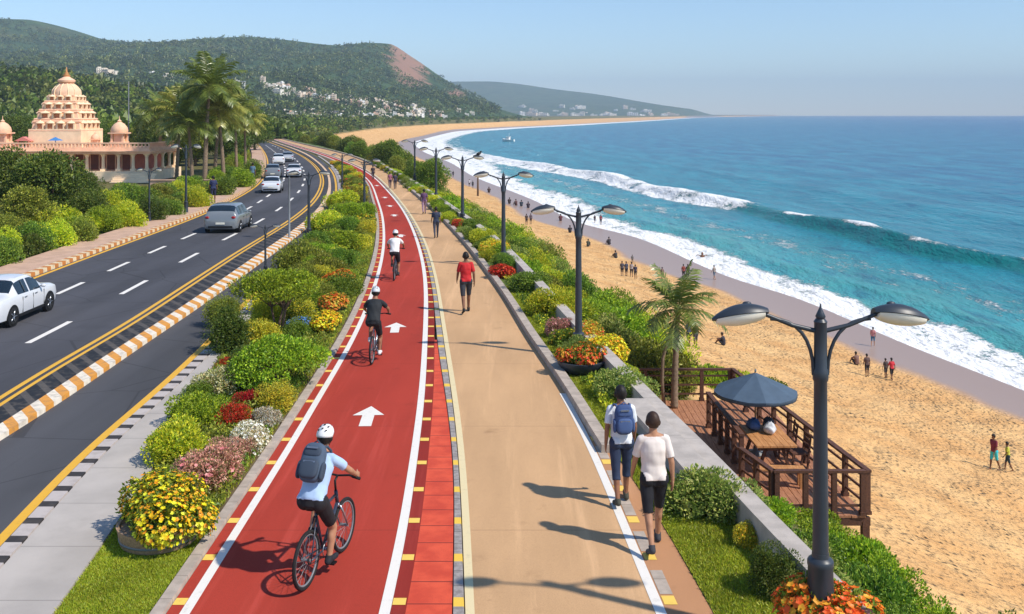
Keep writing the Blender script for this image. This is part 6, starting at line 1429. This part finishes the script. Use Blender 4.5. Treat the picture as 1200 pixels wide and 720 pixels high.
for x, y, w, kd in ((835, 438, 50, 'bright'), (868, 446, 56, 'lime'), (900, 452, 40, 'green'), (760, 425, 60, 'green'), (790, 434, 50, 'bright'), (745, 405, 60, 'bright')):
    q = hit(x, y+14); s_ = q.y/F; shrub(kd, q.x, q.y, q.z-.1, w*s_*1.5, w*s_*1.2, 26*s_, 'low %s shrub on the sand behind the far deck railing' % {'bright': 'bright green', 'lime': 'lime', 'green': 'dark green'}[kd], group='low shrubs behind the deck, '+kd)
for q, lab in (((487, 197), 'leafy round tree on the beach side of the promenade bend'), ((470, 190), 'smaller tree left of the leafy round tree at the promenade bend')):
    p = G(q[0], q[1]+18, 0); p.x += 1.5; tree('dense3', p.x, p.y, -1.0, .62 if 'smaller' not in lab else .5, lab, 'trees at the promenade bend')
for i in range(40):
    t = rg.random(); D = 108+135*t; X = float(XW(D))+rg.uniform(.5, 8); tree(rg.choice(['dense2', 'dense3', 'light']), X, D, float(height(X, D))-.2, rg.uniform(.5, .85), 'small tree of the green belt between far promenade and beach', 'trees of the far green belt')
for X, Y_, w in ((6.4, 20.9, 1.2), (7.5, 20.9, 1.1), (6.2, 19.7, 1.5), (7.3, 19.6, 1.4), (5.1, 19.2, 1.3)):
    zg = float(height(X, Y_)); shrub('bright', X, Y_, zg-.1, w, w, max(.4, -2.98-zg-.25*max(0, X-6.5)), 'bright green shrub at the near end of the deck below its short railing', group='shrubs at the near end of the deck')
# deck palm
dp = thing('palm_tree', 'small palm with a double trunk rising through the far end of the deck', 'palm', (4.98, 30.1, ZD)); tm_, cm_ = palm_meshes(21, 3.0, 1.60, 17, .12, .36, .085, M['frond'], 24)
link('trunk', tm_, None, dp); link('crown', cm_, None, dp); b = MB(); b.tube([(-.30, .1, 0), (-.36, .1, .8), (-.34, .08, 1.5), (-.12, .04, 2.3), (.05, .02, 2.75)], [.06, .055, .05, .045, .04], 8); b.build('second_trunk', M['palm_bark'], dp, True)
# ------------------------------------------------------------ left side: palms, trees and hedges
gpal = 'coconut palms beside the temple'
A1 = (31, 8.3, 3.5, 30, .35, .75, .16, 'frond'); A2 = (32, 6.6, 3.3, 26, -.5, .75, .14, 'frond_y'); A3 = (33, 5.4, 3.0, 24, .5, .7, .14, 'frond')
def palm_px(args, x, yb, s, lab, rz=0, dD=0): p = G(x, yb); D = p.y+dD; palm(args, ((x-CX)*D/F, D, 0), s, lab, gpal, rz)
palm_px(A1, 240, 215, 1.0, 'tallest coconut palm with a straight pale trunk, in the middle of the palm group'); palm_px(A2, 262, 212, .98, 'yellowish palm leaning right of the tallest one'); palm_px(A2, 207, 213, .92, 'yellowish palm left of the tallest one', 2.5, 3); palm_px(A3, 186, 211, 1.05, 'dark green palm beside the temple porch', 1, 6); palm_px(A1, 277, 205, .80, 'palm at the right end of the group beside the road', 2, 2); palm_px(A3, 225, 213, .95, 'short palm in front of the tallest one', 4, -2); palm_px(A2, 288, 204, .82, 'yellowish palm at the far right behind the hedge', 5, 4); palm_px(A1, 222, 206, .85, 'dark palm behind the middle of the group', 3, 14); palm_px(A3, 252, 208, 1.0, 'small dark palm just right of the tallest trunk', .5, 3)
gh = 'dense trees in front of the temple'
def tr_px(key, x, yb, wpx, ypx, lab, g=gh):
    p = G(x, yb); D = p.y+1; h0, w0 = TREES[key][0][2], TREES[key][0][3]; w = wpx*D/F; h = (yb-ypx)*D/F; tree(key, (x-CX)*D/F, D, 0, w/w0*.92, lab, g, sz=h/h0*1.0)
for key, x, yb, w, yt, lab in (('dense1', 8, 268, 84, 182, 'big dark tree cut by the left edge of the view'), ('dense2', 58, 272, 88, 181, 'big dense tree left of the temple columns'), ('dense1', 92, 262, 56, 204, 'dark tree in front of the temple steps'), ('dense3', -40, 276, 90, 190, 'dense tree outside left'), ('dense3', 146, 254, 54, 218, 'rounded low tree in front of the temple porch'), ('light', 30, 285, 64, 225, 'lighter green tree low in front of the dark ones'), ('dense2', 100, 272, 50, 226, 'small dense tree above the clipped hedge')):
    if x > -30: tr_px(key, x, yb, w, yt, lab)
for kd, x, yb, w, yt, lab in (('lime', 8, 306, 40, 264, 'yellow green hedge bush at the left edge of the view'), ('green', 38, 300, 46, 258, 'green hedge bush beside the sidewalk, second from left'), ('lime', 68, 294, 46, 256, 'yellow green hedge bush beside the sidewalk, third from left'), ('olive', 98, 287, 42, 250, 'olive hedge bush where the sidewalk widens'), ('bright', 122, 274, 44, 240, 'bright green bush in front of the temple porch trees'), ('lime', 150, 270, 46, 234, 'yellowish bush beside the slim lamp in front of the temple'), ('dark', 176, 262, 40, 226, 'dark bush below the temple steps'), ('green', 196, 256, 36, 232, 'small green bush left of the tall dark sidewalk lamp'), ('lime', 232, 246, 34, 216, 'yellow green bush right of the tall dark sidewalk lamp'), ('green', 262, 232, 38, 206, 'green bush behind the person in dark blue'), ('bright', 282, 222, 34, 196, 'bright bush by the sidewalk under the palms'), ('green', 296, 212, 28, 186, 'green bush at the far end of the palm hedge')):
    shrub_px(kd, x, yb, w, yt, lab, group='hedge bushes along the left sidewalk', z=0.0)
D = 31.0
while D < 82:
    for o_ in (2.6, 4.5):
        X = float(R0(D))-o_-rg.uniform(0, .5); kd = rg.choice(['green', 'bright', 'olive', 'lime', 'green', 'dark']); w = rg.uniform(1.9, 2.6); h = rg.uniform(.9, 1.35) if o_ < 3 else rg.uniform(1.3, 1.9)
        if D > 60: h *= .72
        shrub(kd, X, D+rg.uniform(-.4, .4), 0, w, w, h, '%s bush in the thick planting between left sidewalk and temple' % {'green': 'mid green', 'bright': 'bright green', 'olive': 'olive', 'lime': 'lime', 'dark': 'dark green'}[kd], group='thick planting by the left sidewalk, '+kd)
    D += 2.1+D*.014
D = 84
while D < 215:
    for o_ in (3.4, 8.5):
        if o_ > 6 and D < 100: continue
        X = float(R0(D))-o_; kd = rg.choice(['green', 'bright', 'olive', 'lime']); w = rg.uniform(1.8, 2.8)
        if o_ < 6: shrub(kd, X, D, 0, w, w, rg.uniform(1.2, 2.0), '%s bush along the far left roadside' % {'green': 'green', 'bright': 'bright green', 'olive': 'olive', 'lime': 'lime'}[kd], group='bushes of the far left roadside, '+kd)
        else: tree(rg.choice(['dense2', 'dense3', 'light', 'dense1']), X-rg.uniform(0, 3), D, 0, rg.uniform(.7, 1.05), 'roadside tree beyond the palm group', 'far roadside trees')
    D += 5+D*.03
for i in range(48):
    D = rg.uniform(92, 190); px = rg.uniform(-40, 300); X = (px-CX)*D/F
    if D < 128 and px < 200: D += 36; X = (px-CX)*D/F
    elif D < 104: D += 14; X = (px-CX)*D/F
    tree(rg.choice(['dense1', 'dense2', 'dense3', 'light']), X, D, 0, rg.uniform(.75, 1.25), 'leafy tree of the wood behind the temple and the palms', 'trees behind the temple')
# far woods: leaf clumps scattered over the slopes (nobody could count them)
def wood_patch(name, pts, size, seed, nl, pal, zf):
    rng = np.random.default_rng(seed); n = len(pts); pr = []
    for k in range(5):
        d = rng.normal(0, 1, (nl, 3)); d /= np.linalg.norm(d, axis=1)[:, None]; P = d*rng.uniform(.5, 1, (nl, 1))*np.array([.5, .5, .42])+[0, 0, .45]
        V, _ = leaves(P, d, .34, .8, np.ones((nl, 3)), rng, .9); pr.append(V)
    Vs = []; Cs = []
    for i in range(n):
        s = size[i]; Vs.append(pr[i % 5]*np.array([s, s, s*rng.uniform(.7, 1.1)])+pts[i]); c = pick(pal, 1, rng, .2)[0]; Cs.append(np.repeat((c*(1+rng.normal(0, .12, (nl, 1)))).clip(.004, .5), 4, 0))
    me = quadmesh(name, np.concatenate(Vs), np.concatenate(Cs)); me.materials.append(M['leaf']); o = bpy.data.objects.new(name, me); COL.objects.link(o); return tag(o, zf[0], zf[1], kind='stuff')
def scatter(n, f, seed):
    rng = np.random.default_rng(seed); P = []
    while len(P) < n:
        q = f(rng)
        if q is not None: P.append(q)
    return np.array(P), rng
def f_plain(r):
    D = math.exp(r.uniform(math.log(195), math.log(900))); px = r.uniform(-60, 560); X = (px-CX)*D/F
    if X > float(XW(D))-4: return None
    if D < 240 and abs(X-float(R0(min(D, 230)))) < 13: return None
    return (X, D, max(float(hillh(X, D)), 0)-.3)
def f_belt(r):
    D = math.exp(r.uniform(math.log(228), math.log(1500))); X = float(XW(D))+8-abs(r.normal(0, 1))*(20+.05*D)
    if D < 236 and abs(X-float(R0(min(D, 230)))) < 13: return None
    return (X, D, max(float(height(X, D)), float(hillh(X, D)) if X < XW(D)-60 else -3)-.3)
P, r_ = scatter(3600, f_plain, 3); P2_, r2_ = scatter(1500, f_belt, 9); P = np.concatenate([P, P2_]); wood_patch('far_wood', P, np.concatenate([r_.uniform(3.0, 6.5, len(P)-1500), r_.uniform(2.5, 5.0, 1500)]), 4, 40, PAL['forest']+PAL['green'][:2], ('green wood on the plain and lower slopes behind the road', 'wood'))
def f_hill(r):
    D = r.uniform(500, 1850); px = r.uniform(-80, 585); X = (px-CX)*D/F; z = float(hillh(X, D))
    if z < 2 or float(vnoise(X, D, 110, 7)) < r.uniform(-1.1, .4): return None
    if float(rockmask(np.array([X]), np.array([D]), np.array([z]))[0]) > r.uniform(.3, 1.0): return None
    return (X, D, z-.8)
P, r_ = scatter(9000, f_hill, 5); wood_patch('hill_wood', P, r_.uniform(5, 11, len(P)), 6, 12, PAL['forest']+PAL['dark'], ('scrub and trees covering the big hill', 'wood'))
# ------------------------------------------------------------ grass
def grass(name, fl, fr, d0, d1, dens, label, z=.03, lam=.034):
    rng = np.random.default_rng(8); D = rng.uniform(d0, d1, int(dens*(d1-d0)*2.2)); L_, R_ = fl(D), fr(D); X = L_+(R_-L_)*rng.random(len(D)); keep = rng.random(len(D)) < (R_-L_)/2.2; D, X = D[keep], X[keep]; n = len(D)
    a = rng.uniform(0, 6.28, n); h = lam*rng.uniform(.5, 1.3, n); w = .006*(1+.03*D)*rng.uniform(.7, 1.4, n); dx, dy = np.cos(a)*w, np.sin(a)*w; lx, ly = rng.normal(0, .5, n)*h, rng.normal(0, .5, n)*h; zz_ = np.full(n, z)
    V = np.stack([np.stack([X-dx, D-dy, zz_], 1), np.stack([X+dx, D+dy, zz_], 1), np.stack([X+lx, D+ly, zz_+h], 1)], 1).reshape(-1, 3)
    c = pick([S(118, 146, 42), S(100, 130, 38), S(136, 160, 52), S(120, 132, 48)], n, rng)*(1+.2*vnoise(X, D, .5))[:, None].clip(.6, 1.4)
    me = np_mesh(name, V, np.arange(3*n).reshape(-1, 3), cols=np.repeat(c, 3, 0)); me.materials.append(M['leaf']); o = bpy.data.objects.new(name, me); COL.objects.link(o); tag(o, label, 'grass', kind='stuff')
grass('grass', off(P1, .02), off(T0, -.02), 9.0, 14.6, 16000, 'short green lawn in the near end of the planted median')
grass('grass', off(V1, .01), off(XW, -.34), 9.0, 34, 8000, 'green lawn strip between walkway and low wall')
grass('ground_cover', off(P1, .04), off(T0, -.04), 14.6, 60, 900, 'low green ground cover between the median shrubs', lam=.07)

# ------------------------------------------------------------ haze: the air over the bay
b = MB(); b.box((1500, 4600, 160), (16000, 9700, 360)); hz = b.mesh('haze'); m = bpy.data.materials.new('haze_air'); m.use_nodes = True; nt = m.node_tree
nt.nodes.remove(nt.nodes['Principled BSDF']); pv = nt.nodes.new('ShaderNodeVolumePrincipled'); pv.inputs['Color'].default_value = (0.64, 0.81, 1.0, 1); pv.inputs['Density'].default_value = 0.00017; pv.inputs['Anisotropy'].default_value = -0.1
nt.links.new(pv.outputs[0], nt.nodes['Material Output'].inputs['Volume']); tag(link('haze', hz, m), 'thin pale blue haze over the bay and hills', 'haze', kind='stuff')

# low leafy ground plants that close the gaps between the shrubs
def leaf_carpet(name, fl, fr, d0, d1, n, hgt, pals, label, seed, z=.03):
    rng = np.random.default_rng(seed); D = d0*(d1/d0)**rng.random(n); L_, R_ = fl(D), fr(D); X = L_+(R_-L_)*rng.random(n)
    lum = np.clip(.5+.7*vnoise(X, D, .45, seed), 0.05, 1); Z = z+hgt*lum*rng.random(n)**.6; P = np.stack([X, D, Z], 1); nr = np.tile([0, -.1, .8], (n, 1)); k = (vnoise(X, D, .8, seed+5) > 0).astype(int)
    c = np.where(k[:, None] == 1, pick(PAL[pals[0]], n, rng), pick(PAL[pals[1]], n, rng)); V, C = leaves(P, nr, .075, .55, c, rng, 1.0)
    me = quadmesh(name, V, C); me.materials.append(M['leaf']); o = bpy.data.objects.new(name, me); COL.objects.link(o); tag(o, label, 'ground cover', kind='stuff')
leaf_carpet('ground_plants', off(P1, .06), off(T0, -.10), 14.0, 42, 26000, .26, ('green', 'olive'), 'low leafy plants between the shrubs of the planted median', 3)
leaf_carpet('ground_plants', lambda D: XW(D)-.95, lambda D: XW(D)-.38, 19.6, 60, 12000, .22, ('green', 'lime'), 'low leafy plants along the foot of the sea wall', 4)
leaf_carpet('ground_plants', lambda D: XW(D)+.1, lambda D: XW(D)+.5, 10, 17, 3000, .2, ('sea', 'green'), 'low leafy plants on the beach side of the sea wall', 5, z=-.45)
